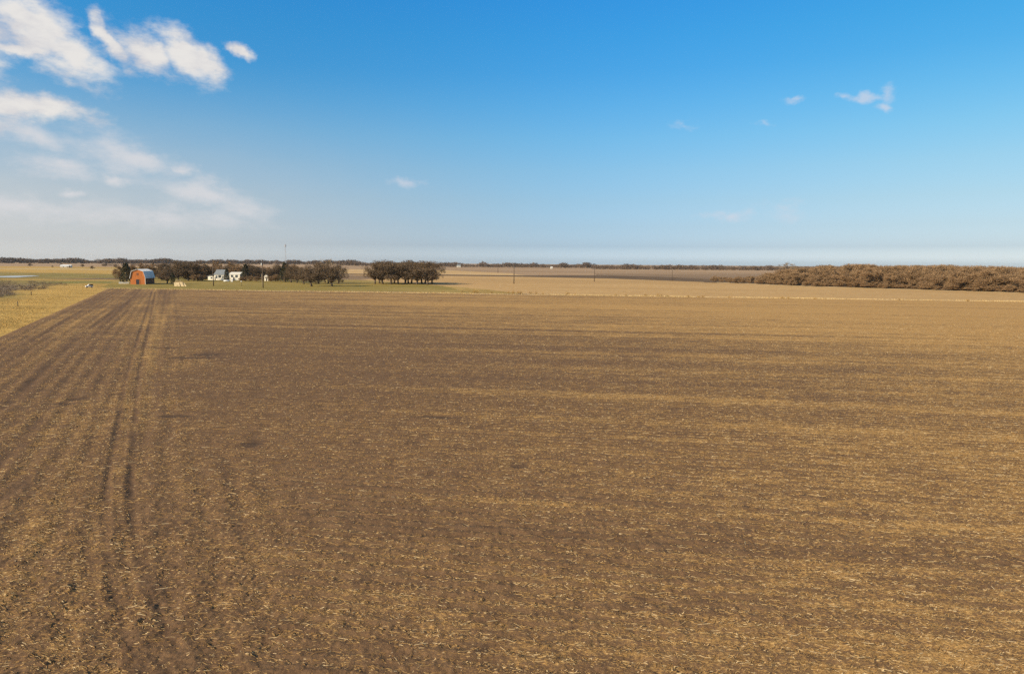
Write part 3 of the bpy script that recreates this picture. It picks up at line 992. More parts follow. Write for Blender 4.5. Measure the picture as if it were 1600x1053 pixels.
# clump left of the grove with a tall bare tree in it
G2 = 'oaks of the clump round the tall bare tree'
for i, (x, yb, yt, w, lb) in enumerate([
        (475, 444.0, 418, 1.1, 'leftmost low oak of the clump round the tall bare tree'),
        (487, 447.6, 415, 1.15, 'oak with a clear dark trunk on the lawn, front left of the tall bare tree'),
        (498, 443.6, 411.5, 1.1, 'oak close behind the clump, left of the tall bare tree'),
        (519, 447.6, 413.5, 1.1, 'oak with a clear dark trunk on the lawn, in front of the tall bare tree'),
        (529, 443.5, 414.5, 1.0, 'rightmost oak of the clump round the tall bare tree'),
        (508, 441.8, 412.5, 1.0, 'oak hidden half behind the clump, below the tall bare tree')]):
    tree_px('oak', x, yb, yt, w, lb, G2, i + 1)
tree_px('bare', 513, 443.2, 401.5, 1.0, 'tallest bare tree rising above the clump of oaks on the lawn', None, 0)
# trees round the farmhouses
G3 = 'trees round the farmhouses'
for i, (k, x, yb, yt, w, lb) in enumerate([
        ('cedar', 198, 443.2, 411.0, 1.1, 'dark tree just left of the orange barn'),
        ('brush', 188, 442.0, 417.0, 1.0, 'thin brown tree at the left end of the farmstead'),
        ('brush', 207, 440.0, 413.5, 1.0, 'brown bare tree behind the left corner of the orange barn'),
        ('brush', 222, 436.0, 410.5, 1.0, 'brown bare tree behind the orange barn front'),
        ('brush', 238, 436.0, 411.5, 1.1, 'brown bare tree behind the white barn roof'),
        ('oak', 254, 437.5, 412.0, 1.0, 'dark oak behind the far end of the barn'),
        ('oak', 261, 443.6, 417.5, 1.0, 'low oak covering the far end of the barn side'),
        ('cedar', 270.5, 445.6, 426.0, 0.75, 'small dark cedar beside the pale board pile'),
        ('oak', 279, 439.0, 408.5, 1.0, 'tall dark oak behind the pale board pile'),
        ('oak', 294, 439.0, 406.5, 1.0, 'tallest dark oak of the farmstead, left of the low white house wing'),
        ('oak', 309, 438.5, 414.0, 1.0, 'brown oak above the small white car'),
        ('brush', 321, 434.5, 413.0, 1.0, 'brown tree behind the left wing of the grey-roofed house'),
        ('brush', 337, 431.5, 408.5, 0.9, 'brown tree behind the grey-roofed house'),
        ('cedar', 354.5, 439.0, 420.0, 0.9, 'dark cedar between the two white houses'),
        ('brush', 362, 432.5, 409.0, 0.9, 'brown tree behind the left half of the square white house'),
        ('brush', 374, 433.0, 412.0, 1.0, 'brown tree behind the right half of the square white house'),
        ('cedar', 384, 439.2, 413.0, 1.0, 'tall dark cedar right of the square white house'),
        ('oak', 392, 438.5, 412.0, 1.0, 'oak between the dark cedar and the white shed'),
        ('oak', 403, 438.0, 417.0, 1.1, 'oak left of the white shed'),
        ('oak', 424, 439.5, 417.5, 1.0, 'round brown oak right of the white shed'),
        ('oak', 434, 439.0, 414.0, 1.0, 'oak between the white shed and the dark cedar'),
        ('cedar', 446, 440.8, 410.5, 1.15, 'dark cedar in front of the tall mast'),
        ('oak', 455, 441.5, 413.5, 1.0, 'oak right of the dark cedar below the mast'),
        ('oak', 464, 442.0, 417.5, 1.0, 'low oak joining the farm trees to the clump on the lawn')]):
    tree_px(k, x, yb, yt, w, lb, G3, i)
# back row that closes the view behind the houses
for i in range(30):
    x = 232 + (474 - 232) * (i + 0.2 + 0.6 * rt.random()) / 30
    tree_px('brush' if i % 3 else 'oak', x, rt.uniform(432.0, 435.5), rt.uniform(412.5, 418.5), rt.uniform(1.0, 1.35), 'brown leafless tree of the back row behind the farm buildings', 'back row of farm trees')
# undergrowth between the farm trees
for i in range(30):
    x = 246 + (470 - 246) * (i + rt.random()) / 30
    if 318 < x < 352 or 356 < x < 377 or 411 < x < 421 or 258 < x < 292:
        yb = rt.uniform(433.5, 435.5)
    else:
        yb = rt.uniform(438.0, 440.5)
    o = tree_px('brush', x, yb, yb - rt.uniform(7, 13), rt.uniform(1.3, 2.0), 'leafless brown bush filling the gaps under the farm trees', 'undergrowth of the farmstead')
    o.name = 'bush'; o['category'] = 'bush'
# small dark trees far out on the left meadow
for x, yb, yt, w, lb in [(47, 416.5, 411.5, 1.3, 'small round dark tree left of the long white farm building'),
                         (96, 416.0, 412.0, 1.2, 'dark tree behind the left end of the long white farm building'),
                         (109, 418.6, 414.5, 1.1, 'dark tree at the right end of the long white farm building'),
                         (82, 418.0, 415.3, 1.2, 'tiny dark bush left of the long white farm building'),
                         (129, 417.6, 412.8, 1.4, 'round dark tree standing alone on the gold grass'),
                         (144, 421.0, 415.5, 1.3, 'dark tree at the left end of the pale strip'),
                         (165, 416.5, 412.0, 1.3, 'grey bare tree on the far side of the pale strip'),
                         (181, 419.0, 413.0, 1.1, 'brown tree at the right end of the pale strip')]:
    tree_px('oak', x, yb, yt, w, lb, 'small trees on the far meadow')

# the wood along the right edge of the far field
LW = 'bare brown tree in the dense wood along the right side of the stubble field'
GW = 'trees of the wood along the stubble field'
prof_x = [1165, 1195, 1215, 1240, 1275, 1300, 1330, 1370, 1400, 1440, 1470, 1500, 1530, 1570, 1600, 1700, 1900]
prof_y = [432, 428, 424, 420, 417.5, 416, 413.5, 415, 416.5, 416, 414.5, 416, 415.5, 418, 419, 421, 424]
base_x = [1100, 1165, 1240, 1600, 1900]; base_y = [440.6, 443.2, 446.8, 457.8, 467]
for i in range(200):
    x = rt.uniform(1168, 1760)
    row = rt.random()
    yb = float(np.interp(x, base_x, base_y)) - 0.3 - row ** 1.3 * (4.0 + (x - 1168) / 600 * 13)
    yt = float(np.interp(x, prof_x, prof_y)) + rt.gauss(0.4, 1.1)
    if row < 0.25:
        yt += rt.uniform(4, 14)
    tree_px('brush', x, yb, min(yt, yb - 6), rt.uniform(1.1, 1.75), LW, GW)
tree_px('bare', 1226, 441.0, 410.0, 1.25, 'tall pale bare tree rising at the left end of the wood', None, 1)
tree_px('bare', 1236, 440.0, 413.5, 1.2, 'second pale bare tree just right of the tallest one in the wood', None, 2)
for x, yb, yt, w, lb in [(1117, 441.2, 430.5, 1.2, 'lone round bush at the far left tip of the wood'), (1141, 442.4, 433.5, 1.5, 'low wide bush second from the tip of the wood'),
                         (1152, 442.9, 431.8, 1.5, 'larger bush third from the tip of the wood'), (1127, 441.6, 436.5, 1.6, 'lowest bush near the tip of the wood')]:
    o = tree_px('brush', x, yb, yt, w, lb, 'bushes at the tip of the wood'); o.name = 'bush'; o['category'] = 'bush'


for i in range(16):
    x = 1108 + (1176 - 1108) * (i + rt.random()) / 16
    yb = float(np.interp(x, base_x, base_y)) - rt.uniform(0.2, 2.5)
    o = tree_px('brush', x, yb, yb - rt.uniform(3, 6) - (x - 1108) / 68 * 4, rt.uniform(1.4, 2.2), 'low tawny bush in the thin tip of the wood', 'bushes at the thin tip of the wood')
    o.name = 'bush'; o['category'] = 'bush'
# low brush along the foot of the wood
LB = 'low tawny bush at the foot of the wood along the stubble field'
for i in range(75):
    x = 1160 + (1760 - 1160) * (i + rt.uniform(0, 1)) / 75
    yb = float(np.interp(x, base_x, base_y)) - rt.uniform(-0.1, 0.7)
    o = tree_px('brush', x, yb, yb - rt.uniform(6, 13) * (0.7 + 0.3 * (x - 1160) / 440), rt.uniform(1.2, 2.0), LB, 'bushes at the foot of the wood')
    o.name = 'bush'; o['category'] = 'bush'


# far tree lines: one mass each
def far_line(name, label, segs, m, seed, gap=0.25):
    rng = np.random.default_rng(seed)
    cs, ax, Ls, Ws = [], [], [], []
    for x0, x1, yb0, yb1, yt0, yt1, step in segs:
        x = x0
        while x < x1:
            s = (x - x0) / (x1 - x0)
            yb = yb0 + (yb1 - yb0) * s; yt = yt0 + (yt1 - yt0) * s
            p = px(x, yb); dist = p.y
            hgt = (yb - yt) * dist / FPX * (0.35 + 1.15 * float(fbm(np.array([x * 0.11]), np.array([seed * 3.1]), 3, seed)[0]) + rng.normal(0, 0.09))
            if float(fbm(np.array([x * 0.035]), np.array([seed * 1.7]), 3, seed + 5)[0]) < gap:
                x += step; continue
            n = 90
            q = rand_dir(rng, n) * rng.uniform(0.2, 1, n)[:, None] ** 0.5
            c = np.array([p.x, p.y + rng.uniform(0, 60), hgt * 0.52]) + q * np.array([hgt * 0.75, hgt * 0.6, hgt * 0.5])
            cs.append(c); ax.append(rand_dir(rng, n)); Ls.append(rng.uniform(0.16, 0.34, n) * hgt); Ws.append(rng.uniform(0.06, 0.14, n) * hgt)
            x += step * rng.uniform(0.6, 1.4)
    c = np.concatenate(cs)
    co, f = quads_from(c, np.concatenate(ax), rand_dir(rng, len(c)), np.concatenate(Ls), np.concatenate(Ws))
    co[:, 2] = np.maximum(co[:, 2], 0.0)
    tag(link(name, np_mesh(name, co, f, m)), label, 'tree line', kind='stuff')


M['far_wood'] = leafmat("far_wood_twigs", [(0.0, (0.09, 0.064, 0.047)), (0.5, (0.125, 0.088, 0.064)), (1.0, (0.17, 0.122, 0.088))])
far_line('far_tree_line', 'long grey brown line of trees on the horizon behind the farmstead', [(-260, 560, 410.3, 414.0, 402.6, 407.4, 1.3), (-260, 560, 409.0, 412.8, 402.8, 407.6, 1.3)], M['far_wood'], 21, 0.0)
far_line('far_tree_line', 'broken line of small trees on the horizon behind the power poles', [(530, 720, 415.4, 417.4, 408.6, 411.0, 1.4), (700, 960, 417.4, 419.6, 410.8, 412.5, 1.5)], M['far_wood'], 22, 0.0)
far_line('far_tree_line', 'dark line of trees on the horizon between the last pole and the wood', [(930, 1420, 421.0, 424.5, 414.2, 417.0, 1.4), (1400, 1800, 424.0, 427.0, 418.0, 421.0, 3.0)], M['far_wood'], 23, 0.0)
far_line('far_tree_line', 'low brown hedge line beyond the barn at the edge of the gold grass', [(150, 300, 416.0, 417.0, 411.8, 412.5, 2.5)], M['far_wood'], 24, 0.2)


# scrub patch at the left edge and brush along the meadow
def scrub():
    rng = np.random.default_rng(17)
    cs, ax, Ls, Ws = [], [], [], []
    n = 0
    while n < 520:
        x = rng.uniform(-70, 106); y = rng.uniform(440, 466)
        lim = 440 + 4 * max(0, (x - 30) / 70); hi = 467 - 0.19 * max(x, 0)
        if not lim < y < hi:
            n += 0 if rng.random() < 0.999 else 1; continue
        if float(fbm(np.array([x * 0.03]), np.array([y * 0.12]), 3, 91)[0]) < 0.44:
            n += 0 if rng.random() < 0.98 else 1; continue
        p = px(x, y); h = rng.uniform(0.7, 2.0); k = 34; n += 1
        d = rand_dir(rng, k); d[:, 2] = np.abs(d[:, 2])
        r = rng.uniform(0.1, 1, k)[:, None] * h * 0.8
        cs.append(np.array([p.x, p.y, 0.1]) + d * r * np.array([1.2, 1.2, 1.0]))
        q = d + 0.5 * rand_dir(rng, k); ax.append(q / np.linalg.norm(q, axis=1, keepdims=True))
        Ls.append(rng.uniform(0.25, 0.6, k) * h); Ws.append(rng.uniform(0.04, 0.10, k))
    c = np.concatenate(cs)
    co, f = quads_from(c, np.concatenate(ax), rand_dir(rng, len(c)), np.concatenate(Ls), np.concatenate(Ws))
    co[:, 2] = np.maximum(co[:, 2], 0.0)
    tag(link('scrub', np_mesh('scrub', co, f, CROWNS['scrub'])), 'patch of grey leafless scrub at the left edge below the pond', 'scrub', kind='stuff')


scrub()


# weed clumps on the verge
def weed_mesh(seed):
    rng = np.random.default_rng(seed)
    n = 130
    d = rand_dir(rng, n); d[:, 2] = np.abs(d[:, 2]) * 1.1 + 0.25
    r = rng.uniform(0.1, 0.8, n)
    c = d * r[:, None] * np.array([0.75, 0.75, 0.9])
    q = d + 0.35 * rand_dir(rng, n); q /= np.linalg.norm(q, axis=1, keepdims=True)
    co, f = quads_from(c, q, rand_dir(rng, n), rng.uniform(0.18, 0.45, n), rng.uniform(0.03, 0.09, n))
    co[:, 2] = np.maximum(co[:, 2], 0)
    return np_mesh('weed_clump', co, f, CROWNS['weed'])


WM = [weed_mesh(s) for s in (1, 2, 3, 4)]
LWD = 'small clump of dead orange brown weeds in the verge along the far field edge'
for i, (x, yb, h, w) in enumerate([(693, 457.4, .9, 1.2), (722, 457.6, 1.1, 1.3), (741, 457.6, 1.7, 1.3), (746, 457.9, 1.5, 1.2), (768, 458.4, .8, 1.2), (794, 459.0, 1.2, 0.9),
                                   (802, 459.0, 1.6, 1.2), (810, 459.2, 1.5, 1.3), (814, 459.2, 1.3, 1.2), (829, 459.6, 1.2, 1.5), (838, 459.7, 1.2, 1.2), (848, 459.9, 1.2, 0.8),
                                   (886, 460.6, 1.1, 1.3), (889, 460.7, 1.2, 1.0), (899, 460.9, .8, 1.2), (962, 462.3, .9, 1.3), (978, 462.6, .9, 1.0), (1009, 463.2, 1.1, 1.4),
                                   (1028, 463.6, 1.5, 1.3), (1033, 463.7, 1.2, 1.2), (1043, 463.9, .9, 1.3), (1075, 464.4, .9, 1.4), (1092, 464.8, .9, 1.2), (1098, 464.9, 1.0, 1.3),
                                   (1140, 465.6, .8, 1.2), (1222, 466.8, .9, 1.4), (1232, 467.0, 1.0, 1.3), (1273, 467.6, .9, 1.1), (1405, 469.6, .8, 1.3), (1512, 471.2, 1.0, 1.3)]):
    o = link('weed_clump', WM[i % 4]); o.location = px(x, yb, 0.08); o.scale = (w, w, h); o.rotation_euler = (0, 0, rt.uniform(0, 6))
    tag(o, LWD, 'weeds', 'dead weeds along the field edge')

# ------------------------------------------------------------------ buildings and small things
M['orange'] = mat("orange_board", (0.47, 0.15, 0.036), 0.7, 0.18, 1.2, stretch=(3, 3, 0.3))
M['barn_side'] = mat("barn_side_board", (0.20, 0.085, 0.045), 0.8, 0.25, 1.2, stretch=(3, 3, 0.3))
M['roof_metal'] = mat("galvanised_roof", (0.74, 0.74, 0.73), 0.45, 0.08, 0.8, metal=0.0, stretch=(0.3, 4, 1))
M['trim'] = mat("barn_trim", (0.70, 0.62, 0.50), 0.6, 0.1, 2)
M['dark'] = mat("dark_opening", (0.035, 0.035, 0.045), 0.5, 0.2, 2)
M['white'] = mat("white_siding", (0.66, 0.63, 0.55), 0.6, 0.08, 0.9, stretch=(0.4, 0.4, 6))
M['grey_roof'] = mat("grey_shingle", (0.17, 0.19, 0.21), 0.85, 0.2, 2.0)
M['brown_roof'] = mat("brown_shingle", (0.22, 0.16, 0.11), 0.85, 0.2, 2.0)
M['glass'] = mat("window_glass", (0.05, 0.06, 0.07), 0.12, 0.1, 2.0, spec=0.6)
M['pole'] = mat("pole_wood", (0.095, 0.068, 0.048), 0.9, 0.3, 3.0, stretch=(3, 3, 0.3))
M['palewood'] = mat("pale_post", (0.42, 0.33, 0.22), 0.9, 0.2, 3.0)
M['steel'] = mat("mast_steel", (0.52, 0.53, 0.56), 0.5, 0.1, 2.0, metal=0.4)
M['insul'] = mat("transformer_grey", (0.55, 0.55, 0.53), 0.5, 0.1, 2.0)
M['tarp'] = mat("pale_board", (0.66, 0.50, 0.28), 0.7, 0.15, 1.2)
M['tarp2'] = mat("tan_board", (0.46, 0.31, 0.15), 0.8, 0.2, 1.2)
M['paint'] = mat("white_paint", (0.78, 0.77, 0.74), 0.35, 0.05, 2.0)
M['black'] = mat("black_rubber", (0.028, 0.028, 0.03), 0.8, 0.2, 4.0)
M['chrome'] = mat("wheel_rim", (0.5, 0.5, 0.5), 0.4, 0.1, 4.0, metal=0.6)


def barn(loc, rz):
    w, L, hw, hk, ht = 3.3, 16.5, 3.3, 6.45, 7.4          # half width, length, eaves, kink, ridge
    kx = 2.6
    r = empty('barn', loc, rz, 'orange barn with a gambrel metal roof at the left end of the farmstead', 'barn')
    prof = [(-w, 0), (w, 0), (w, hw), (kx, hk), (0, ht), (-kx, hk), (-w, hw)]
    MB().prism(prof, 0.0, 0.18).build('front_wall', M['orange'], r)
    MB().prism(prof, L - 0.18, L).build('rear_wall', M['barn_side'], r)
    MB().box(w - 0.15, w, 0.18, L - 0.18, 0, hw - 0.02).build('side_wall', M['barn_side'], r)
    MB().box(-w, -w + 0.15, 0.18, L - 0.18, 0, hw - 0.02).build('side_wall', M['barn_side'], r)
    def slope(x0, z0, x1, z1, th=0.10):
        d = Vector((x1 - x0, 0, z1 - z0)).normalized(); n = Vector((-d.z, 0, d.x))
        if n.z < 0: n = -n
        a = [(x0, z0), (x1, z1), (x1 + n.x * th, z1 + n.z * th), (x0 + n.x * th, z0 + n.z * th)]
        m = MB().prism(a, -0.35, L + 0.3)
        k = 14
        for i in range(k + 1):                              # standing seams
            y = -0.3 + (L + 0.5) * i / k
            m.prism([(x0 + n.x * th, z0 + n.z * th), (x1 + n.x * th, z1 + n.z * th), (x1 + n.x * (th + .06), z1 + n.z * (th + .06)), (x0 + n.x * (th + .06), z0 + n.z * (th + .06))], y, y + 0.06)
        return m
    for s in (1, -1):
        a = slope(s * (kx + 0.05), hk + 0.02, 0, ht + 0.04); b = slope(s * (w + 0.25), hw - 0.35, s * kx, hk + 0.0)
        a.v += b.v; k = len(a.v) - len(b.v); a.f += [tuple(i + k for i in f) for f in b.f]
        a.build('roof', M['roof_metal'], r)
    d = MB().box(-0.75, 0.75, -0.05, -0.003, 0, 2.5).build('door', M['dark'], r)
    MB().box(-0.95, -0.755, -0.10, -0.005, 0, 2.7).box(0.755, 0.95, -0.10, -0.005, 0, 2.7).box(-0.75, 0.75, -0.10, -0.005, 2.51, 2.7).build('frame', M['orange'], d)
    MB().box(-0.42, 0.42, -0.05, -0.003, 4.6, 5.7).build('loft_door', M['barn_side'], r)
    MB().box(w - 0.02, w + 0.2, -0.12, 0.18, 0, hw - 0.4).build('corner_board', M['trim'], r)
    for y in (4.0, 8.5, 13.0):
        MB().box(w + 0.003, w + 0.05, y - 0.6, y + 0.6, 1.2, 2.3).build('window', M['glass'], r)
    return r


p = px(215.5, 444.6)
barn(p, R(13))


def gable(name, loc, rz, w, d, hw, hr, wallm, roofm, label, cat, wins=(), door=None, ridge_x=True, over=0.3):
    """small gabled building; front faces local -y. wins: (x centre, z0, width, height) on the front"""
    r = empty(name, loc, rz, label, cat)
    if ridge_x:
        MB().box(-w / 2, w / 2, 0, d, 0, hw).build('wall', wallm, r)
        g_ = MB()
        for x0, x1 in ((-w / 2, -w / 2 + 0.1), (w / 2 - 0.1, w / 2)):
            g_.add([(x, y, z) for x in (x0, x1) for y, z in ((0, hw), (d, hw), (d / 2, hr - 0.12))], [(0, 2, 1), (3, 4, 5), (0, 1, 4, 3), (1, 2, 5, 4), (2, 0, 3, 5)])
        g_.build('gable_wall', wallm, r)
        k = (hr - hw) / (d / 2)
        e = over
        pr = [(-e, hw - k * e), (d / 2, hr), (d + e, hw - k * e), (d + e, hw - k * e + 0.14), (d / 2, hr + 0.15), (-e, hw - k * e + 0.14)]
        vs = [(x, y, z) for x in (-w / 2 - e, w / 2 + e) for y, z in pr]
        n = 6
        MB().add(vs, [tuple(range(n)), tuple(reversed(range(n, 2 * n)))] + [(i + n, (i + 1) % n + n, (i + 1) % n, i) for i in range(n)]).build('roof', roofm, r)
    else:
        MB().prism([(-w / 2, 0), (w / 2, 0), (w / 2, hw), (0, hr - 0.1), (-w / 2, hw)], 0, d).build('wall', wallm, r)
        k = (hr - hw) / (w / 2); e = over
        MB().prism([(-w / 2 - e, hw - k * e), (0, hr), (w / 2 + e, hw - k * e), (w / 2 + e, hw - k * e + 0.14), (0, hr + 0.15), (-w / 2 - e, hw - k * e + 0.14)], -e, d + e).build('roof', roofm, r)
    for x, z0, ww, wh in wins:
        f = MB().box(x - ww / 2, x + ww / 2, -0.06, -0.003, z0, z0 + wh).build('window', M['glass'], r)
        MB().box(x - ww / 2 - 0.1, x - ww / 2 - 0.002, -0.09, -0.004, z0 - 0.1, z0 + wh + 0.1).box(x + ww / 2 + 0.002, x + ww / 2 + 0.1, -0.09, -0.004, z0 - 0.1, z0 + wh + 0.1) \
            .box(x - ww / 2, x + ww / 2, -0.09, -0.004, z0 + wh + 0.002, z0 + wh + 0.1).box(x - ww / 2, x + ww / 2, -0.11, -0.004, z0 - 0.1, z0 - 0.002).build('frame', M['paint'], f)
    if door:
        x, ww, wh = door
        MB().box(x - ww / 2, x + ww / 2, -0.06, -0.003, 0.05, wh).build('door', M['dark'], r)
    return r


h1 = gable('house', px(342.5, 438.0), R(-8), 6.4, 7.0, 3.6, 6.4, M['white'], M['grey_roof'], 'white house with dark windows and a tall grey roof behind the left pole', 'house',
           [(-1.6, 1.2, 1.0, 1.7), (0.5, 1.6, 2.0, 1.5), (2.5, 1.2, 0.8, 1.6)], (-2.7, 0.6, 2.2))
MB().box(-8.0, -3.25, 0.8, 6.0, 0, 2.5).build('wing_wall', M['white'], h1)
MB().prism([(-8.3, 2.45), (-3.22, 3.9), (-3.22, 4.05), (-8.3, 2.6)], 0.4, 6.4).build('wing_roof', M['grey_roof'], h1)
f = MB().box(-6.2, -5.0, 0.74, 0.797, 0.9, 1.9).build('window', M['glass'], h1)
gable('house', px(366.5, 438.4), R(-6), 7.0, 7.5, 3.9, 5.0, M['white'], M['white'], 'square white house with two dark windows right of the dark cedar', 'house',
      [(-1.5, 2.0, 1.5, 1.4), (1.4, 2.0, 1.7, 1.4)], (-0.4, 0.9, 2.1))
gable('shed', px(416, 439.3), R(-2), 2.3, 3.0, 2.9, 3.7, M['white'], M['paint'], 'narrow white shed right of the thick pole', 'shed', [], (0.2, 0.7, 1.9), ridge_x=False, over=0.12)
gable('farm_building', px(102.5, 418.4), R(20), 13.5, 8.0, 2.6, 4.3, M['white'], M['paint'], 'long white farm building far out on the gold grass', 'building', [(-3, 1, 1.2, 1.0), (2, 1, 1.2, 1.0)], (5.4, 1.8, 2.1))
gable('farmhouse', px(717, 417.8), R(10), 9, 8, 4, 7.5, M['white'], M['grey_roof'], 'tiny white farmhouse among the far trees right of the grove', 'house', [(-2.6, 1.2, 1.5, 1.5), (2.6, 1.2, 1.5, 1.5)], (0, 1.2, 2.2))
gable('farmhouse', px(862, 419.9), R(5), 4.5, 5, 2.6, 4.0, M['white'], M['paint'], 'tiny white farm building on the horizon between the two middle poles', 'house', [(-1.2, 1.0, 0.9, 1.0)], (1, 1.0, 2.1))

# pile of pale boards beside the small cedar
pb_ = empty('board_pile', px(281, 447.6), R(20), 'pile of pale boards and leaning panels beside the small dark cedar', 'lumber pile')
MB().box(-2.4, 2.0, 0.4, 2.2, 0, 1.5).box(-2.1, 1.4, 0.7, 2.0, 1.503, 2.2).build('stack', M['tarp2'], pb_)
def panel(x, dx, w, h, dy):
    vs = [(x, -dy, 0), (x + w, -dy, 0), (x + w - dx, 0.35, h), (x - dx, 0.35, h)]
    vs += [(a, b - 0.08, c) for a, b, c in vs]
    return MB().add(vs, [(0, 1, 2, 3), (7, 6, 5, 4), (0, 4, 5, 1), (1, 5, 6, 2), (2, 6, 7, 3), (3, 7, 4, 0)])
for x, dx, w, h, dy in ((-2.2, 0.3, 1.2, 1.9, 0.5), (-0.8, 0.6, 1.1, 1.9, 0.7), (0.7, 0.9, 1.2, 2.0, 0.8), (2.2, 0.9, 0.7, 1.5, 0.6)):
    panel(x, dx, w, h, dy).build('panel', M['tarp'], pb_)
MB().box(-2.0, 0.4, 0.8, 1.9, 2.7, 2.85).box(-1.9, -1.75, 0.9, 1.0, 2.203, 2.7).box(0.15, 0.3, 0.9, 1.0, 2.203, 2.7).build('top_board', M['tarp'], pb_)


# vehicles
def vehicle(name, loc, rz, label, cat, pickup=False, rear=None):
    r = empty(name, loc, rz, label, cat)
    hw = 0.9
    body = [(-2.2, 0.45), (2.2, 0.45), (2.25, 0.8), (2.1, 0.98), (1.0, 1.06), (-2.2, 1.0)]
    def side(prof, y0, y1):
        m = MB(); n = len(prof)
        vs = [(x, y0, z) for x, z in prof] + [(x, y1, z) for x, z in prof]
        m.add(vs, [tuple(range(n)), tuple(reversed(range(n, 2 * n)))] + [(i + n, (i + 1) % n + n, (i + 1) % n, i) for i in range(n)])
        return m
    side(body, -hw, hw).build('body', M['paint'], r)
    cab = [(-0.5, 1.0), (1.0, 1.06), (0.35, 1.72), (-0.45, 1.75)] if pickup else [(-2.0, 1.0), (1.0, 1.06), (0.3, 1.5), (-1.6, 1.52)]
    side(cab, -hw + 0.1, hw - 0.1).build('cab', M['paint'], r)
    win = [(x * 0.86 + (0.02 if not pickup else 0), 1.10 + (z - 1.0) * 0.72) for x, z in cab]
    side(win, -hw + 0.09, hw - 0.09).build('window', M['glass'], r)
    if pickup:
        side([(-2.15, 1.003), (-0.55, 1.003), (-0.55, 1.8), (-2.1, 1.75)], -hw + 0.04, hw - 0.04).build('bed_cover', M['black'], r)
    for x in (-1.4, 1.4):
        for y in (-hw + 0.08, hw - 0.08):
            w_ = MB().tube([(x, y - 0.11, 0.34), (x, y + 0.11, 0.34)], [0.34, 0.34], 14).build('wheel', M['black'], r)
            MB().tube([(x, y - 0.125, 0.34), (x, y + 0.125, 0.34)], [0.18, 0.18], 10).build('rim', M['chrome'], w_)
    for y in (-0.6, 0.6):
        MB().box(2.18, 2.27, y - 0.15, y + 0.15, 0.72, 0.88).build('headlight', M['glass'], r)
    return r


utv = vehicle('utility_vehicle', px(139.5, 449.4, 0.1), R(228), 'small white utility vehicle with a dark covered bed parked in the gold grass', 'utility vehicle', True)
utv.scale = (0.64, 0.66, 0.8)
vehicle('parked_car', px(313, 438.3), R(120), 'small white car parked under the brown oak left of the houses', 'car')
# low white tank
tk = empty('storage_tank', px(354, 441.0), R(20), 'low white tank lying on the lawn before the dark cedar', 'tank')
MB().tube([(-1.5, 0, 0.75), (-1.35, 0, 0.75), (1.35, 0, 0.75), (1.5, 0, 0.75)], [0.25, 0.45, 0.45, 0.25], 14).build('shell', M['paint'], tk, True)
for x in (-0.9, 0.9):
    MB().box(x - 0.1, x + 0.1, -0.35, 0.35, 0, 0.34).build('leg', M['insul'], tk)
cr = empty('white_bin', px(362.5, 440.3), R(12), 'small white bin in front of the square white house', 'bin')
MB().box(-0.6, 0.6, -0.5, 0.5, 0, 1.25, 0.1).build('body', M['paint'], cr)
MB().box(-0.65, 0.65, -0.55, 0.55, 1.252, 1.4, 0.1).build('lid', M['insul'], cr)
mt = empty('water_trough', px(193.5, 443.6), R(25), 'low pale trough in front of the dark tree left of the barn', 'trough')
MB().box(-2.2, 2.2, -0.06, 0.0, 0.05, 1.0).box(-2.2, 2.2, 1.2, 1.26, 0.05, 1.0).box(-2.26, -2.203, -0.06, 1.26, 0.05, 1.0).box(2.203, 2.26, -0.06, 1.26, 0.05, 1.0).box(-2.2, 2.2, 0.002, 1.198, 0.05, 0.15).build('basin', M['white'], mt)


def top_h(x, yb, yt):
    p = px(x, yb, 0.0); d = px_dir(x, yt)
    return CAM_H + d.z * math.hypot(p.x, p.y) / math.hypot(d.x, d.y)


def power_pole(x, yb, yt, label, rz, r0=0.17, transformer=False):
    h = top_h(x, yb, yt)
    o = empty('utility_pole', px(x, yb), rz, label, 'power pole', 'power poles across the fields')
    MB().tube([(0, 0, 0), (0, 0, h * 0.5), (0, 0, h)], [r0, r0 * 0.85, r0 * 0.62], 10).build('shaft', M['pole'], o, True)
    MB().box(-1.2, 1.2, -0.06, 0.06, h - 0.75, h - 0.60).build('crossarm', M['pole'], o)
    for xx in (-1.1, -0.5, 0.5, 1.1):
        MB().tube([(xx, 0, h - 0.60), (xx, 0, h - 0.42)], [0.045, 0.06], 6).build('insulator', M['insul'], o)
    if transformer:
        MB().tube([(-0.45, -0.1, h - 2.6), (-0.45, -0.1, h - 2.5), (-0.45, -0.1, h - 1.6), (-0.45, -0.1, h - 1.5)], [0.2, 0.28, 0.28, 0.2], 10).build('transformer', M['insul'], o, True)
    return o


power_pole(333.7, 447.2, 409.5, 'dark power pole in front of the grey-roofed white house', R(30), 0.24)
power_pole(411.3, 450.2, 405.8, 'thickest dark power pole, beside the white shed on the lawn', R(30), 0.20, True)
power_pole(803, 443.6, 416.2, 'power pole standing alone in the stubble near the middle of the view', R(60), 0.27)
power_pole(928.5, 440.2, 418.0, 'second power pole right of the grove, out in the stubble', R(60), 0.25)
power_pole(1050, 438.6, 422.0, 'last short power pole at the far edge of the stubble field', R(60), 0.24)
power_pole(778, 426.5, 411.5, 'faint distant power pole left of the pole in the middle of the stubble', R(60), 0.3)

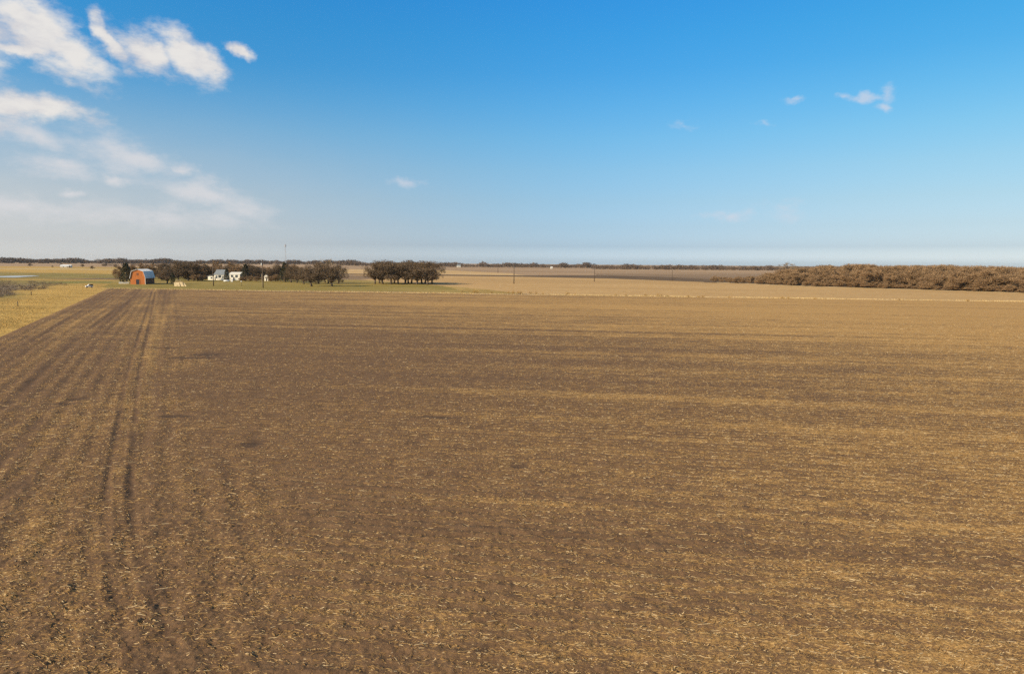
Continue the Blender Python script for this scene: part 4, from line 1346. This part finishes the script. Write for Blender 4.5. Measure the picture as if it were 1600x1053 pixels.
# posts
def post(x, yb, h, r, m, label, topm=None):
    o = empty('post', px(x, yb), 0, label, 'post')
    MB().tube([(0, 0, 0), (0.01, 0, h * 0.5), (0.0, 0, h)], [r, r * 0.95, r * 0.85], 8).build('shaft', m, o, True)
    if topm:
        MB().box(-0.22, 0.22, -0.3, 0.3, h + 0.003, h + 0.4, 0.06).build('box', topm, o)
    return o


post(409.8, 449.0, 6.2, 0.10, M['palewood'], 'pale thin post close against the thickest power pole')
post(377.3, 447.5, 2.2, 0.07, M['pole'], 'thin dark post with a white box on top on the lawn', M['paint'])
post(28, 479.5, 1.5, 0.10, M['pole'], 'crooked dark post in the gold grass at the left edge')
post(49, 462.3, 1.5, 0.13, M['pole'], 'dark stump post at the right end of the grey scrub')

# radio mast beyond the trees
mx = px(447, 427.5); mh = top_h(447, 427.5, 381.5)
mo = empty('radio_mast', mx, 0.3, 'tall thin steel mast rising above the trees behind the farmstead', 'mast')
m_ = MB(); s_ = 0.55
tri = [(s_ * math.cos(a), s_ * math.sin(a)) for a in (0.5, 2.594, 4.688)]
for a in tri:
    m_.tube([(a[0], a[1], 0), (a[0], a[1], mh)], [0.075, 0.075], 5)
k = int(mh / 1.4)
for i in range(k):
    z0 = mh * i / k; z1 = mh * (i + 1) / k
    for j in range(3):
        a, b = tri[j], tri[(j + 1) % 3]
        m_.tube([(a[0], a[1], z0), (b[0], b[1], z1)], [0.04, 0.04], 4)
m_.build('lattice', M['steel'], mo)
MB().tube([(0, 0, mh), (0, 0, mh + 1.6)], [0.10, 0.05], 6).build('antenna', M['steel'], mo)
MB().box(-0.8, 0.8, -0.3, 0.3, mh - 2.8, mh - 0.6, 0.1).build('equipment_box', M['steel'], mo)

# ------------------------------------------------------------------ haze
HAZE = 3.5e-5
if HAZE:
    hz = MB().box(-8200, 8200, -900, 8200, -1.0, 46.0)
    hm = bpy.data.materials.new("haze_air"); hm.use_nodes = True
    ht_ = NT(hm.node_tree)
    ht_.n.remove(ht_.n['Principled BSDF'])
    pv = ht_.new('ShaderNodeVolumePrincipled')
    pv.inputs['Color'].default_value = (0.97, 0.95, 0.94, 1)
    pv.inputs['Density'].default_value = HAZE
    pv.inputs['Anisotropy'].default_value = 0.3
    ht_.l.new(pv.outputs[0], ht_.n['Material Output'].inputs['Volume'])
    tag(hz.build('haze', hm), kind='stuff')
